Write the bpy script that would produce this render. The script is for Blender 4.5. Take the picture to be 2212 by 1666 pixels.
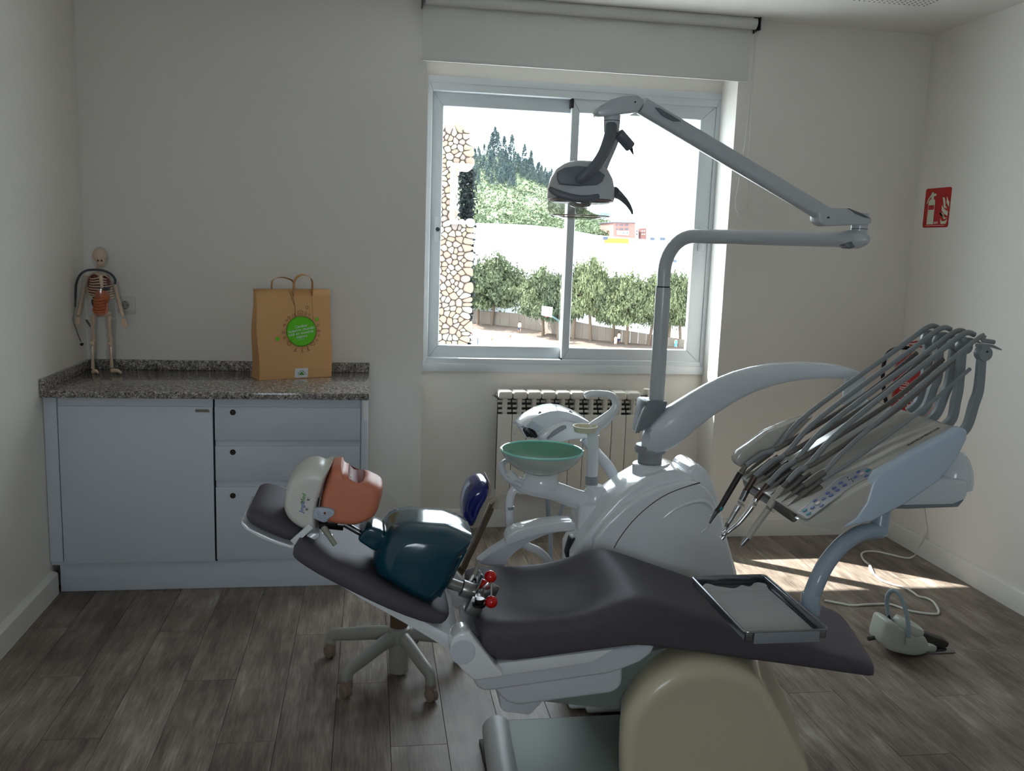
import bpy, bmesh, math, random
from mathutils import Vector, Matrix, Euler
random.seed(7)
scene = bpy.context.scene
for o in list(bpy.data.objects):
    bpy.data.objects.remove(o, do_unlink=True)
COL = scene.collection
# ---------------------------------------------------------------- camera
IMG_W, IMG_H, FPX = 2212, 1666, 1944.4
PITCH, ROLL, YAW = math.radians(8.941), math.radians(2.038), math.radians(9.094)
CAM = Vector((0, 0, 1.6))
FW = Vector((math.sin(YAW) * math.cos(PITCH), math.cos(YAW) * math.cos(PITCH), -math.sin(PITCH)))
_r = Vector((math.cos(YAW), -math.sin(YAW), 0)); _u = _r.cross(FW)
RT = math.cos(ROLL) * _r + math.sin(ROLL) * _u
UP = -math.sin(ROLL) * _r + math.cos(ROLL) * _u
cd = bpy.data.cameras.new('camera'); cam = bpy.data.objects.new('camera', cd); COL.objects.link(cam)
cam.matrix_world = Matrix(((RT.x, UP.x, -FW.x, CAM.x), (RT.y, UP.y, -FW.y, CAM.y), (RT.z, UP.z, -FW.z, CAM.z), (0, 0, 0, 1)))
cd.sensor_fit = 'HORIZONTAL'; cd.sensor_width = 36; cd.lens = FPX / IMG_W * 36; cd.clip_start = .05; cd.clip_end = 3000
scene.camera = cam
# ---------------------------------------------------------------- sky
SKY = 8.0
world = bpy.data.worlds.new('sky'); scene.world = world; world.use_nodes = True
wn = world.node_tree.nodes; bg = wn['Background']
bg.inputs[0].default_value = (.82, .915, 1.0, 1); bg.inputs[1].default_value = SKY
# ---------------------------------------------------------------- sun
sd = bpy.data.lights.new('sun', 'SUN'); sd.energy = 24; sd.angle = .0093; sd.color = (1, .975, .93)
sun = bpy.data.objects.new('sun', sd); COL.objects.link(sun)
SUN_DIR = Vector((.788 * .698, -.616 * .698, -.716))
sun.rotation_euler = SUN_DIR.to_track_quat('-Z', 'Y').to_euler(); sun.location = (-8, 16, 12)
# portals: they only guide the sky light through the window and the added rear opening
def portal(name, loc, rot, sx, sy):
    d = bpy.data.lights.new(name, 'AREA'); d.shape = 'RECTANGLE'; d.size = sx; d.size_y = sy
    d.cycles.is_portal = True
    o = bpy.data.objects.new(name, d); COL.objects.link(o); o.location = loc; o.rotation_euler = rot
portal('window_portal', (1.08, 5.04, 1.68), (math.radians(-90), 0, 0), 1.62, 1.6)
portal('rear_fill_portal', (-.1, -1.16, 1.55), (math.radians(90), 0, 0), 0.9, 0.9)
# ---------------------------------------------------------------- exposure
vs = scene.view_settings
vs.view_transform = 'Standard'; vs.look = 'None'; vs.exposure = 0.0; vs.gamma = 1.0; vs.use_curve_mapping = False
scene.display_settings.display_device = 'sRGB'
scene.cycles.max_bounces = 12; scene.cycles.diffuse_bounces = 6; scene.cycles.glossy_bounces = 5
scene.cycles.transmission_bounces = 10; scene.cycles.transparent_max_bounces = 12
scene.cycles.sample_clamp_indirect = 6.0; scene.cycles.caustics_reflective = False; scene.cycles.caustics_refractive = False
scene.cycles.use_denoising = True

# ---------------------------------------------------------------- pixel rays
def ray(x, y): return FW + RT * ((x - IMG_W / 2) / FPX) - UP * ((y - IMG_H / 2) / FPX)
def PY(x, y, Y): d = ray(x, y); return CAM + d * (Y / d.y)
def PZ(x, y, z): d = ray(x, y); return CAM + d * ((z - CAM.z) / d.z)
def PX(x, y, X): d = ray(x, y); return CAM + d * (X / d.x)
def pys(pts, Y): return [PY(x, y, Y) for x, y in pts]

# ---------------------------------------------------------------- materials
def lin(v): v /= 255; return v / 12.92 if v <= .04045 else ((v + .055) / 1.055) ** 2.4
def col(c):
    if isinstance(c, str): c = tuple(int(c[i:i + 2], 16) for i in (0, 2, 4))
    return tuple(lin(v) for v in c[:3]) + (1,)
MATS = {}
def mat(name, c='ffffff', rough=.5, metal=0, spec=.5, coat=0, trans=0, ior=1.45, bump=0, bscale=200, var=0, vscale=8, emit=0, alpha=1, sheen=0, sss=0):
    if name in MATS: return MATS[name]
    m = bpy.data.materials.new(name); m.use_nodes = True; nt = m.node_tree; n = nt.nodes; L = nt.links
    b = n['Principled BSDF']; cc = col(c)
    b.inputs['Base Color'].default_value = cc; b.inputs['Roughness'].default_value = rough; b.inputs['Metallic'].default_value = metal
    b.inputs['Specular IOR Level'].default_value = spec; b.inputs['Coat Weight'].default_value = coat; b.inputs['Coat Roughness'].default_value = .06
    b.inputs['Transmission Weight'].default_value = trans; b.inputs['IOR'].default_value = ior; b.inputs['Alpha'].default_value = alpha
    b.inputs['Sheen Weight'].default_value = sheen
    if emit: b.inputs['Emission Color'].default_value = cc; b.inputs['Emission Strength'].default_value = emit
    if bump or var:
        tc = n.new('ShaderNodeTexCoord')
    if bump:
        t = n.new('ShaderNodeTexNoise'); t.inputs['Scale'].default_value = bscale; t.inputs['Detail'].default_value = 4
        L.new(tc.outputs['Object'], t.inputs['Vector'])
        bp = n.new('ShaderNodeBump'); bp.inputs['Strength'].default_value = bump; bp.inputs['Distance'].default_value = .002
        L.new(t.outputs['Fac'], bp.inputs['Height']); L.new(bp.outputs['Normal'], b.inputs['Normal'])
    if var:
        t2 = n.new('ShaderNodeTexNoise'); t2.inputs['Scale'].default_value = vscale; t2.inputs['Detail'].default_value = 5
        L.new(tc.outputs['Object'], t2.inputs['Vector'])
        mx = n.new('ShaderNodeMix'); mx.data_type = 'RGBA'
        mx.inputs[6].default_value = tuple(v * (1 - var) for v in cc[:3]) + (1,); mx.inputs[7].default_value = tuple(min(1, v * (1 + var)) for v in cc[:3]) + (1,)
        L.new(t2.outputs['Fac'], mx.inputs[0]); L.new(mx.outputs[2], b.inputs['Base Color'])
    MATS[name] = m; return m
def nodes_of(m): return m.node_tree.nodes, m.node_tree.links, m.node_tree.nodes['Principled BSDF']

# ---------------------------------------------------------------- mesh helpers
OFF = {}
def frame_z(d, up=Vector((0, 0, 1))):
    d = d.normalized()
    x = up.cross(d)
    if x.length < 1e-4: x = Vector((1, 0, 0)).cross(d)
    x.normalize(); y = d.cross(x)
    return Matrix(((x.x, y.x, d.x), (x.y, y.y, d.y), (x.z, y.z, d.z)))
def at(loc, d=Vector((0, 0, 1)), up=Vector((0, 0, 1))):
    return Matrix.Translation(Vector(loc)) @ frame_z(Vector(d), Vector(up)).to_4x4()
def smooth_path(pts, k=6):
    pts = [Vector(p) for p in pts]
    if len(pts) < 3: return pts
    out = []
    for i in range(len(pts) - 1):
        p0 = pts[max(i - 1, 0)]; p1 = pts[i]; p2 = pts[i + 1]; p3 = pts[min(i + 2, len(pts) - 1)]
        for j in range(k):
            t = j / k
            out.append(.5 * ((2 * p1) + (p2 - p0) * t + (2 * p0 - 5 * p1 + 4 * p2 - p3) * t * t + (3 * p1 - p0 - 3 * p2 + p3) * t ** 3))
    out.append(pts[-1]); return out
def lerp_list(vals, n):
    if not isinstance(vals, (list, tuple)): return [vals] * n
    out = []
    for i in range(n):
        t = i / (n - 1) * (len(vals) - 1); a = min(int(t), len(vals) - 2); f = t - a
        out.append(vals[a] * (1 - f) + vals[a + 1] * f)
    return out
def rrect(w, h, r, k=4):
    pts = []
    for cx, cy, a0 in ((w / 2 - r, h / 2 - r, 0), (-w / 2 + r, h / 2 - r, 90), (-w / 2 + r, -h / 2 + r, 180), (w / 2 - r, -h / 2 + r, 270)):
        for i in range(k + 1):
            a = math.radians(a0 + 90 * i / k); pts.append((cx + r * math.cos(a), cy + r * math.sin(a)))
    return pts
def ring2(rx, ry, n=24, p=2.0):
    out = []
    for i in range(n):
        a = 2 * math.pi * i / n; c, s = math.cos(a), math.sin(a)
        out.append((rx * math.copysign(abs(c) ** (2 / p), c), ry * math.copysign(abs(s) ** (2 / p), s)))
    return out
class MB:
    def __init__(s): s.v = []; s.f = []
    def add(s, v, f, M=None):
        b = len(s.v)
        s.v += [(M @ Vector(p)) if M else Vector(p) for p in v]; s.f += [tuple(i + b for i in q) for q in f]; return s
    def box(s, a, b, M=None):
        (x0, y0, z0), (x1, y1, z1) = a, b
        v = [(x0, y0, z0), (x1, y0, z0), (x1, y1, z0), (x0, y1, z0), (x0, y0, z1), (x1, y0, z1), (x1, y1, z1), (x0, y1, z1)]
        return s.add(v, [(3, 2, 1, 0), (4, 5, 6, 7), (0, 1, 5, 4), (1, 2, 6, 5), (2, 3, 7, 6), (3, 0, 4, 7)], M)
    def cbox(s, c, d, M=None): return s.box([c[i] - d[i] / 2 for i in range(3)], [c[i] + d[i] / 2 for i in range(3)], M)
    def loft(s, rings, cap=True, closed=False, M=None):
        n = len(rings[0]); v = [p for r in rings for p in r]; f = []
        R = len(rings)
        for i in range(R if closed else R - 1):
            a, b = i * n, ((i + 1) % R) * n
            for j in range(n): f.append((a + j, a + (j + 1) % n, b + (j + 1) % n, b + j))
        if cap and not closed: f.append(tuple(reversed(range(n)))); f.append(tuple(range((R - 1) * n, R * n)))
        return s.add(v, f, M)
    def tube(s, path, r, n=12, k=0, caps=True, sec=None, up=None, closed=False):
        path = smooth_path(path, k) if k else [Vector(p) for p in path]
        rs = lerp_list(r, len(path)); rings = []; T = []
        N = len(path)
        for i in range(N):
            if closed: t = path[(i + 1) % N] - path[(i - 1) % N]
            else: t = path[min(i + 1, N - 1)] - path[max(i - 1, 0)]
            T.append(t.normalized())
        u = Vector(up) if up else Vector((0, 0, 1))
        if abs(u.dot(T[0])) > .95: u = Vector((0, 1, 0)) if abs(T[0].y) < .9 else Vector((1, 0, 0))
        x = (u - T[0] * u.dot(T[0])).normalized()
        for i, p in enumerate(path):
            x = (x - T[i] * x.dot(T[i])).normalized(); y = T[i].cross(x)
            if sec is None: base = [(math.cos(2 * math.pi * j / n), math.sin(2 * math.pi * j / n)) for j in range(n)]
            else: base = sec
            rings.append([p + (x * a + y * b) * rs[i] for a, b in base])
        return s.loft(rings, cap=caps, closed=closed)
    def cyl(s, a, b, r, r2=None, n=20, caps=True): return s.tube([a, b], [r, r if r2 is None else r2], n, caps=caps)
    def lathe(s, prof, n=28, M=None, cap=True):
        rings = [[(r * math.cos(2 * math.pi * j / n), r * math.sin(2 * math.pi * j / n), h) for j in range(n)] for r, h in prof]
        return s.loft(rings, cap=cap, M=M)
    def prism(s, poly, h, M=None):
        n = len(poly); v = [(p[0], p[1], 0) for p in poly] + [(p[0], p[1], h) for p in poly]
        f = [tuple(reversed(range(n))), tuple(range(n, 2 * n))] + [(i, (i + 1) % n, n + (i + 1) % n, n + i) for i in range(n)]
        return s.add(v, f, M)
    def slab(s, pts, vec):
        vec = Vector(vec); n = len(pts); v = [Vector(p) for p in pts] + [Vector(p) + vec for p in pts]
        f = [tuple(range(n)), tuple(reversed(range(n, 2 * n)))] + [((i + 1) % n, i, n + i, n + (i + 1) % n) for i in range(n)]
        return s.add(v, f)
    def ell(s, c, r, n=20, m=12, M=None):
        if not isinstance(r, (list, tuple)): r = (r, r, r)
        v = [(c[0], c[1], c[2] - r[2])]; f = []
        for i in range(1, m):
            t = math.pi * i / m
            for j in range(n):
                a = 2 * math.pi * j / n; v.append((c[0] + r[0] * math.sin(t) * math.cos(a), c[1] + r[1] * math.sin(t) * math.sin(a), c[2] - r[2] * math.cos(t)))
        v.append((c[0], c[1], c[2] + r[2])); e = len(v) - 1
        for j in range(n):
            f.append((0, 1 + (j + 1) % n, 1 + j)); f.append((e, e - n + j, e - n + (j + 1) % n))
        for i in range(m - 2):
            a = 1 + i * n
            for j in range(n): f.append((a + j, a + (j + 1) % n, a + n + (j + 1) % n, a + n + j))
        return s.add(v, f, M)
    def build(s, name, m, parent=None, bevel=0, seg=2, sharp=40, sub=0, fix=True, solid=0):
        off = OFF.get(parent.name, Vector()) if parent else Vector()
        me = bpy.data.meshes.new(name)
        me.from_pydata([tuple(p - off) for p in s.v], [], s.f)
        if fix or bevel:
            bm = bmesh.new(); bm.from_mesh(me)
            bmesh.ops.recalc_face_normals(bm, faces=bm.faces)
            if bevel:
                ed = [e for e in bm.edges if len(e.link_faces) == 2 and e.calc_face_angle() > math.radians(28)]
                bmesh.ops.bevel(bm, geom=ed, offset=bevel, segments=seg, profile=.5, affect='EDGES', clamp_overlap=True)
            bm.to_mesh(me); bm.free()
        me.polygons.foreach_set('use_smooth', [True] * len(me.polygons))
        me.set_sharp_from_angle(angle=math.radians(sharp))
        if m: me.materials.append(m if not isinstance(m, str) else MATS[m])
        o = bpy.data.objects.new(name, me); COL.objects.link(o)
        if parent: o.parent = parent
        OFF[o.name] = off
        if solid:
            md = o.modifiers.new('thickness', 'SOLIDIFY'); md.thickness = solid; md.offset = 0
        if sub:
            md = o.modifiers.new('smooth', 'SUBSURF'); md.levels = sub; md.render_levels = sub
        return o
def thing(name, label, cat, loc, group=None):
    o = bpy.data.objects.new(name, None); COL.objects.link(o); o.location = loc; o.empty_display_size = .05
    o['label'] = label; o['category'] = cat
    if group: o['group'] = group
    OFF[o.name] = Vector(loc); return o
def tag(o, label, cat, group=None):
    o['label'] = label; o['category'] = cat
    if group: o['group'] = group
    return o
def recentre(o, loc):
    # moves a top-level mesh's origin to its base without moving its shape
    loc = Vector(loc); o.data.transform(Matrix.Translation(-loc)); o.location = loc; OFF[o.name] = loc; return o
def struct(o): o['kind'] = 'structure'; return o
def lettering(name, text, size, M, m, parent, extrude=.0002, align='CENTER', shear=0):
    cu = bpy.data.curves.new(name, 'FONT'); cu.body = text; cu.size = size; cu.extrude = extrude; cu.align_x = align; cu.align_y = 'CENTER'; cu.shear = shear
    cu.resolution_u = 3
    cu.materials.append(m if not isinstance(m, str) else MATS[m])
    tmp = bpy.data.objects.new('tmp', cu); COL.objects.link(tmp)
    dg = bpy.context.evaluated_depsgraph_get(); me = bpy.data.meshes.new_from_object(tmp.evaluated_get(dg))
    bpy.data.objects.remove(tmp)
    o = bpy.data.objects.new(name, me); COL.objects.link(o)
    off = OFF.get(parent.name, Vector()) if parent else Vector()
    o.parent = parent; o.matrix_local = Matrix.Translation(-off) @ M; OFF[o.name] = off
    if not me.materials: me.materials.append(m if not isinstance(m, str) else MATS[m])
    return o
def basis(o, x, y, z):
    x, y, z = Vector(x).normalized(), Vector(y).normalized(), Vector(z).normalized()
    return Matrix(((x.x, y.x, z.x, o[0]), (x.y, y.y, z.y, o[1]), (x.z, y.z, z.z, o[2]), (0, 0, 0, 1)))

def cut(o, cutter):
    # carves the cutter's volume out of o and keeps the cutter's material on the cut faces
    md = o.modifiers.new('cut', 'BOOLEAN'); md.operation = 'DIFFERENCE'; md.object = cutter; md.solver = 'EXACT'; md.material_mode = 'TRANSFER'
    dg = bpy.context.evaluated_depsgraph_get(); me = bpy.data.meshes.new_from_object(o.evaluated_get(dg))
    nm = o.data.name; o.modifiers.clear(); o.data = me; me.name = nm
    me.set_sharp_from_angle(angle=math.radians(45))
    bpy.data.objects.remove(cutter, do_unlink=True)
    return o
# ================================================================ materials of the room
mat('wall_paint', (226, 223, 217), .75, spec=.3, bump=.08, bscale=90)
mat('ceiling_paint', (226, 224, 220), .8, spec=.3)
mat('baseboard', (220, 218, 213), .5)
mat('alu', (200, 206, 210), .42, metal=.0, spec=.6)
mat('alu_dark', (60, 66, 72), .5)
mat('black', (14, 14, 16), .5)
def clear_mat(name, tint=(1, 1, 1), gloss=.06, rough=.0):
    # thin clear sheet: passes light straight through, with a faint mirror reflection
    m = bpy.data.materials.new(name); m.use_nodes = True; n = m.node_tree.nodes; L = m.node_tree.links
    n.remove(n['Principled BSDF'])
    t = n.new('ShaderNodeBsdfTransparent'); t.inputs[0].default_value = tint + (1,)
    g = n.new('ShaderNodeBsdfGlossy'); g.inputs['Roughness'].default_value = rough
    mx = n.new('ShaderNodeMixShader'); mx.inputs[0].default_value = gloss; L.new(t.outputs[0], mx.inputs[1]); L.new(g.outputs[0], mx.inputs[2])
    L.new(mx.outputs[0], n['Material Output'].inputs[0]); MATS[name] = m; return m
clear_mat('glass', (.96, .975, .97), .03)
def floor_mat():
    m = mat('floor_vinyl', (128, 118, 108), .42, spec=.45); n, L, b = nodes_of(m)
    tc = n.new('ShaderNodeTexCoord'); oi = n.new('ShaderNodeObjectInfo')
    add = n.new('ShaderNodeVectorMath'); add.operation = 'ADD'
    sc = n.new('ShaderNodeVectorMath'); sc.operation = 'SCALE'; sc.inputs['Scale'].default_value = 37
    cmb = n.new('ShaderNodeCombineXYZ'); L.new(oi.outputs['Random'], cmb.inputs[0]); L.new(oi.outputs['Random'], cmb.inputs[1])
    L.new(cmb.outputs[0], sc.inputs[0]); L.new(tc.outputs['Object'], add.inputs[0]); L.new(sc.outputs[0], add.inputs[1])
    mp = n.new('ShaderNodeMapping'); mp.inputs['Scale'].default_value = (22, 3.0, 1); L.new(add.outputs[0], mp.inputs[0])
    t1 = n.new('ShaderNodeTexNoise'); t1.inputs['Scale'].default_value = 1.0; t1.inputs['Detail'].default_value = 6; t1.inputs['Roughness'].default_value = .65; L.new(mp.outputs[0], t1.inputs['Vector'])
    mp2 = n.new('ShaderNodeMapping'); mp2.inputs['Scale'].default_value = (150, 9, 1); L.new(add.outputs[0], mp2.inputs[0])
    t2 = n.new('ShaderNodeTexNoise'); t2.inputs['Scale'].default_value = 1.0; t2.inputs['Detail'].default_value = 3; L.new(mp2.outputs[0], t2.inputs['Vector'])
    t3 = n.new('ShaderNodeTexNoise'); t3.inputs['Scale'].default_value = 3.2; t3.inputs['Detail'].default_value = 4; L.new(add.outputs[0], t3.inputs['Vector'])
    mx = n.new('ShaderNodeMix'); mx.data_type = 'FLOAT'; mx.inputs[0].default_value = .38; L.new(t1.outputs['Fac'], mx.inputs[2]); L.new(t2.outputs['Fac'], mx.inputs[3])
    mx3 = n.new('ShaderNodeMix'); mx3.data_type = 'FLOAT'; mx3.inputs[0].default_value = .35; L.new(mx.outputs[0], mx3.inputs[2]); L.new(t3.outputs['Fac'], mx3.inputs[3])
    ml = n.new('ShaderNodeMath'); ml.operation = 'MULTIPLY_ADD'; ml.inputs[1].default_value = .05; L.new(oi.outputs['Random'], ml.inputs[0]); L.new(mx3.outputs[0], ml.inputs[2])
    cr = n.new('ShaderNodeValToRGB'); e = cr.color_ramp.elements
    e[0].position = .36; e[0].color = col((70, 59, 51)); e[1].position = .70; e[1].color = col((176, 169, 158))
    k = e.new(.47); k.color = col((104, 92, 83)); k = e.new(.57); k.color = col((134, 123, 112))
    L.new(ml.outputs[0], cr.inputs[0]); L.new(cr.outputs[0], b.inputs['Base Color'])
    bp = n.new('ShaderNodeBump'); bp.inputs['Strength'].default_value = .15; bp.inputs['Distance'].default_value = .001; L.new(t2.outputs['Fac'], bp.inputs['Height']); L.new(bp.outputs[0], b.inputs['Normal'])
    mr = n.new('ShaderNodeMapRange'); mr.inputs[3].default_value = .36; mr.inputs[4].default_value = .55; L.new(t2.outputs['Fac'], mr.inputs[0]); L.new(mr.outputs[0], b.inputs['Roughness'])
floor_mat()
mat('floor_gap', (40, 36, 33), .8)
# ================================================================ room shell
XL, XR, YB, YN, YR, ZC = -1.378, 2.978, 4.68, 4.913, -1.2, 2.79     # left, right, back wall, niche back, rear, ceiling
NX0, NX1 = .272, 1.893                                            # window niche
fl = struct(MB().box((XL - .1, YR - .1, -.12), (XR + .1, YB + .25, -.006)).build('floor', 'floor_gap'))
PW, PL = .182, 1.22
pmesh = {}
def plank(x0, x1, y0, y1):
    key = (round(x1 - x0, 4), round(y1 - y0, 4))
    if key not in pmesh:
        g = .0007; o = MB().box((g, g, -.006), (key[0] - g, key[1] - g, 0)).build('plank', 'floor_vinyl', fl, bevel=.0006, seg=1)
        pmesh[key] = o.data
    else:
        o = bpy.data.objects.new('plank', pmesh[key]); COL.objects.link(o); o.parent = fl
    o.location = (x0, y0, 0)
i = 0; x = XL
while x < XR - .001:
    x1 = min(x + PW, XR); y = YR - (i * .43) % PL
    while y < YN:
        a, b2 = max(y, YR), min(y + PL, YN if x > NX0 - .1 and x1 < NX1 + .15 else YB)
        if b2 - a > .01: plank(x, x1, a, b2)
        y += PL
    x = x1; i += 1
ceil = struct(MB().box((XL - .1, YR - .1, ZC), (XR + .1, YB + .4, ZC + .15)).build('ceiling', 'ceiling_paint'))
# left, right
struct(MB().box((XL - .12, YR - .1, 0), (XL, YB + .4, ZC)).build('wall_left', 'wall_paint'))
struct(MB().box((XR, YR - .1, 0), (XR + .12, YB + .4, ZC)).build('wall_right', 'wall_paint'))
# back wall with the window niche (runs down to the floor) and the opening
WZ0, WZ1, WX0, WX1 = .895, 2.455, .292, 1.89
wb = MB()
wb.box((XL - .12, YB, 0), (NX0, YB + .37, ZC)).box((NX1, YB, 0), (XR + .12, YB + .37, ZC))
wb.box((NX0, YB, 2.60), (NX1, YB + .37, ZC))
wb.box((NX0, YN, 0), (NX1, YB + .37, WZ0)).box((NX0, YN, WZ1), (NX1, YB + .37, 2.60))
wb.box((NX0, YN, WZ0), (WX0, YB + .37, WZ1)).box((WX1, YN, WZ0), (NX1, YB + .37, WZ1))
struct(wb.build('wall_back', 'wall_paint', sharp=20))
# eave over the window outside (keeps the sun off the upper half of the window)
mat('render_white', (205, 200, 190), .85)
struct(MB().box((-1.6, YB + .37, 2.76), (3.4, 5.515, 3.0)).build('roof_eave', 'render_white'))
# rear wall behind the camera, with an unseen opening added to let in fill light
RX0, RX1, RZ0, RZ1 = -.55, .35, 1.1, 2.0
wr = MB()
wr.box((XL - .12, YR - .12, 0), (RX0, YR, ZC)).box((RX1, YR - .12, 0), (XR + .12, YR, ZC))
wr.box((RX0, YR - .12, 0), (RX1, YR, RZ0)).box((RX0, YR - .12, RZ1), (RX1, YR, ZC))
struct(wr.build('wall_rear', 'wall_paint', sharp=20))
# baseboards (low skirting with a soft top lip)
def skirting(name, p0, p1, nrm, h=.105, t=.014):
    p0, p1, nrm = Vector(p0), Vector(p1), Vector(nrm); d = (p1 - p0)
    prof = [(0, 0), (t, 0), (t, h * .9), (t * .75, h * .97), (t * .3, h), (0, h)]
    rings = [[q + nrm * a + Vector((0, 0, b)) for a, b in prof] for q in (p0, p1)]
    return struct(MB().loft(rings).build(name, 'baseboard'))
skirting('baseboard_left', (XL, YR, 0), (XL, 4.045, 0), (1, 0, 0), t=.03)
skirting('baseboard_right', (XR, YR, 0), (XR, YB - .014, 0), (-1, 0, 0))
skirting('baseboard_back', (NX1, YB, 0), (XR, YB, 0), (0, -1, 0))
skirting('baseboard_niche', (NX0, YN, 0), (NX1, YN, 0), (0, -1, 0))
skirting('baseboard_corner', (0, YB, 0), (NX0, YB, 0), (0, -1, 0))
# ================================================================ window_1: aluminium slider
FY0, FY1 = 4.898, 4.995
win = thing('window_1', 'grey aluminium sliding window with two panes', 'window', (1.09, FY0, WZ0)); del win['category']; struct(win)
def bar_frame(name, x0, x1, z0, z1, l, r, b, t, y0, y1, parent, m='alu', bev=.003):
    # mitred frame: four quads lofted around the opening
    out = [(x0, z0), (x1, z0), (x1, z1), (x0, z1)]; inn = [(x0 + l, z0 + b), (x1 - r, z0 + b), (x1 - r, z1 - t), (x0 + l, z1 - t)]
    objs = []
    for i, nm in enumerate(('bottom_rail', 'stile', 'top_rail', 'stile')):
        j = (i + 1) % 4; q = [out[i], out[j], inn[j], inn[i]]
        k = MB().slab([(a, y0, c) for a, c in q], (0, y1 - y0, 0))
        objs.append(k.build(name + '_' + nm, m, parent, bevel=bev, seg=1))
    return objs
bar_frame('frame', WX0 - .012, WX1 + .01, WZ0, WZ1, .03, .03, .075, .075, FY0, FY1, win)
MB().box((WX0 - .012, FY0 - .006, WZ0), (WX1 + .01, FY0 + .02, WZ0 + .045)).build('frame_sill_strip', 'alu', win, bevel=.002)
MB().box((WX0 - .012, FY0 - .005, WZ1 - .035), (WX1 + .01, FY0 + .02, WZ1)).build('frame_head_strip', 'alu', win, bevel=.002)
SZ0, SZ1 = WZ0 + .062, WZ1 - .068
def sash(name, x0, x1, y0, y1, l, r):
    s_ = MB().box((x0 + l - .004, (y0 + y1) / 2 - .002, SZ0 + .06), (x1 - r + .004, (y0 + y1) / 2 + .002, SZ1 - .06)).build(name + '_pane', 'glass', win)
    bar_frame(name, x0, x1, SZ0, SZ1, l, r, .078, .078, y0, y1, win)
sash('rear_sash', WX0 + .018, 1.105, 4.945, 4.985, .062, .045)
sash('front_sash', 1.058, WX1 - .02, 4.906, 4.942, .045, .085)
# sliding handles (pull latch with round lock)
for hx, hy in ((.353, 4.945), (1.835, 4.906)):
    z = PY(938, 495, 4.94).z
    h = MB().box((hx - .019, hy - .009, z - .068), (hx + .019, hy, z + .068)).build('window_latch', 'alu', win, bevel=.006)
    MB().lathe([(.011, 0), (.011, .004), (.008, .005), (.008, .002), (.0, .002)], 18, at((hx, hy - .009, z), (0, -1, 0))).build('lock', mat('chrome_dark', (70, 72, 75), .3, metal=.9), h)
MB().box((1.052, 4.9, SZ1 - .055), (1.066, 4.945, SZ1 + .004)).build('brush_seal', 'black', win)
MB().box((1.052, 4.9, SZ0 - .004), (1.062, 4.945, SZ0 + .02)).build('brush_seal', 'black', win)
# ================================================================ roller blind
mat('blind_fabric', (206, 206, 203), .8, bump=.15, bscale=900); mat('blind_metal', (170, 174, 178), .4, metal=.6)
bx0, bx1 = .237, 1.955
rb = thing('roller_blind', 'grey fabric roller blind rolled up above the window', 'blind', (1.09, YB - .05, 2.48))
MB().cyl((bx0 + .01, YB - .052, 2.765), (bx1 - .01, YB - .052, 2.765), .03, n=28).build('roller_tube', 'blind_fabric', rb)
MB().box((bx0, YB - .027, 2.487), (bx1 - .022, YB - .025, 2.765)).build('blind_sheet', 'blind_fabric', rb)
MB().box((bx0, YB - .031, 2.478), (bx1 - .022, YB - .02, 2.492)).build('bottom_bar', 'blind_fabric', rb, bevel=.002)
for x in (bx0 - .005, bx1):
    MB().box((x - .002, YB - .09, 2.725), (x + .003, YB, 2.789)).box((x - .03 if x > 1 else x, YB - .075, 2.782), (x if x > 1 else x + .03, YB, 2.789)).build('bracket', 'chrome_dark', rb)
MB().lathe([(.02, 0), (.026, .002), (.026, .012), (.02, .014)], 20, at((bx1 - .012, YB - .052, 2.765), (1, 0, 0))).build('chain_wheel', 'black', rb)
ch = [PY(1632, 66, YB - .06), PY(1622, 200, YB - .06), PY(1605, 340, YB - .05), PY(1590, 425, YB - .04), PY(1590, 452, YB - .04), PY(1600, 465, YB - .04), PY(1612, 452, YB - .04), PY(1617, 420, YB - .04), PY(1618, 330, YB - .05), PY(1626, 190, YB - .06), PY(1636, 66, YB - .06)]
pth = smooth_path(ch, 10)
cd_ = MB(); cd_.tube(pth, .0012, 5)
acc = 0
for a, b2 in zip(pth, pth[1:]):
    L_ = (b2 - a).length; t = (-acc) % .006
    while t < L_ and b2.z < 2.4 and (a - pth[0]).length < 3:
        p = a.lerp(b2, t / L_); cd_.ell(p, .0021, 5, 4); t += .006
    acc = (acc + L_) % .006
cd_.build('bead_chain', mat('chain_plastic', (190, 190, 186), .5), rb)
# ================================================================ ceiling vent (perforated tile)
vc = PZ(1960, -8, ZC)
cv = thing('ceiling_vent', 'perforated white air vent plate in the ceiling', 'vent', (vc.x, vc.y, ZC))
c0 = PZ(1996, 11, ZC)
MB().box((c0.x - .62, c0.y - .62, ZC - .004), (c0.x + .012, c0.y + .012, ZC)).build('plate', 'ceiling_paint', cv, bevel=.0015)
hb = MB()
for a in range(24):
    for b2 in range(24):
        hb.lathe([(.005, 0), (.005, .0006)], 6, Matrix.Translation((c0.x - a * .0255, c0.y - b2 * .0255, ZC - .0046)))
hb.build('perforations', 'black', cv)['kind'] = 'stuff'
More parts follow.
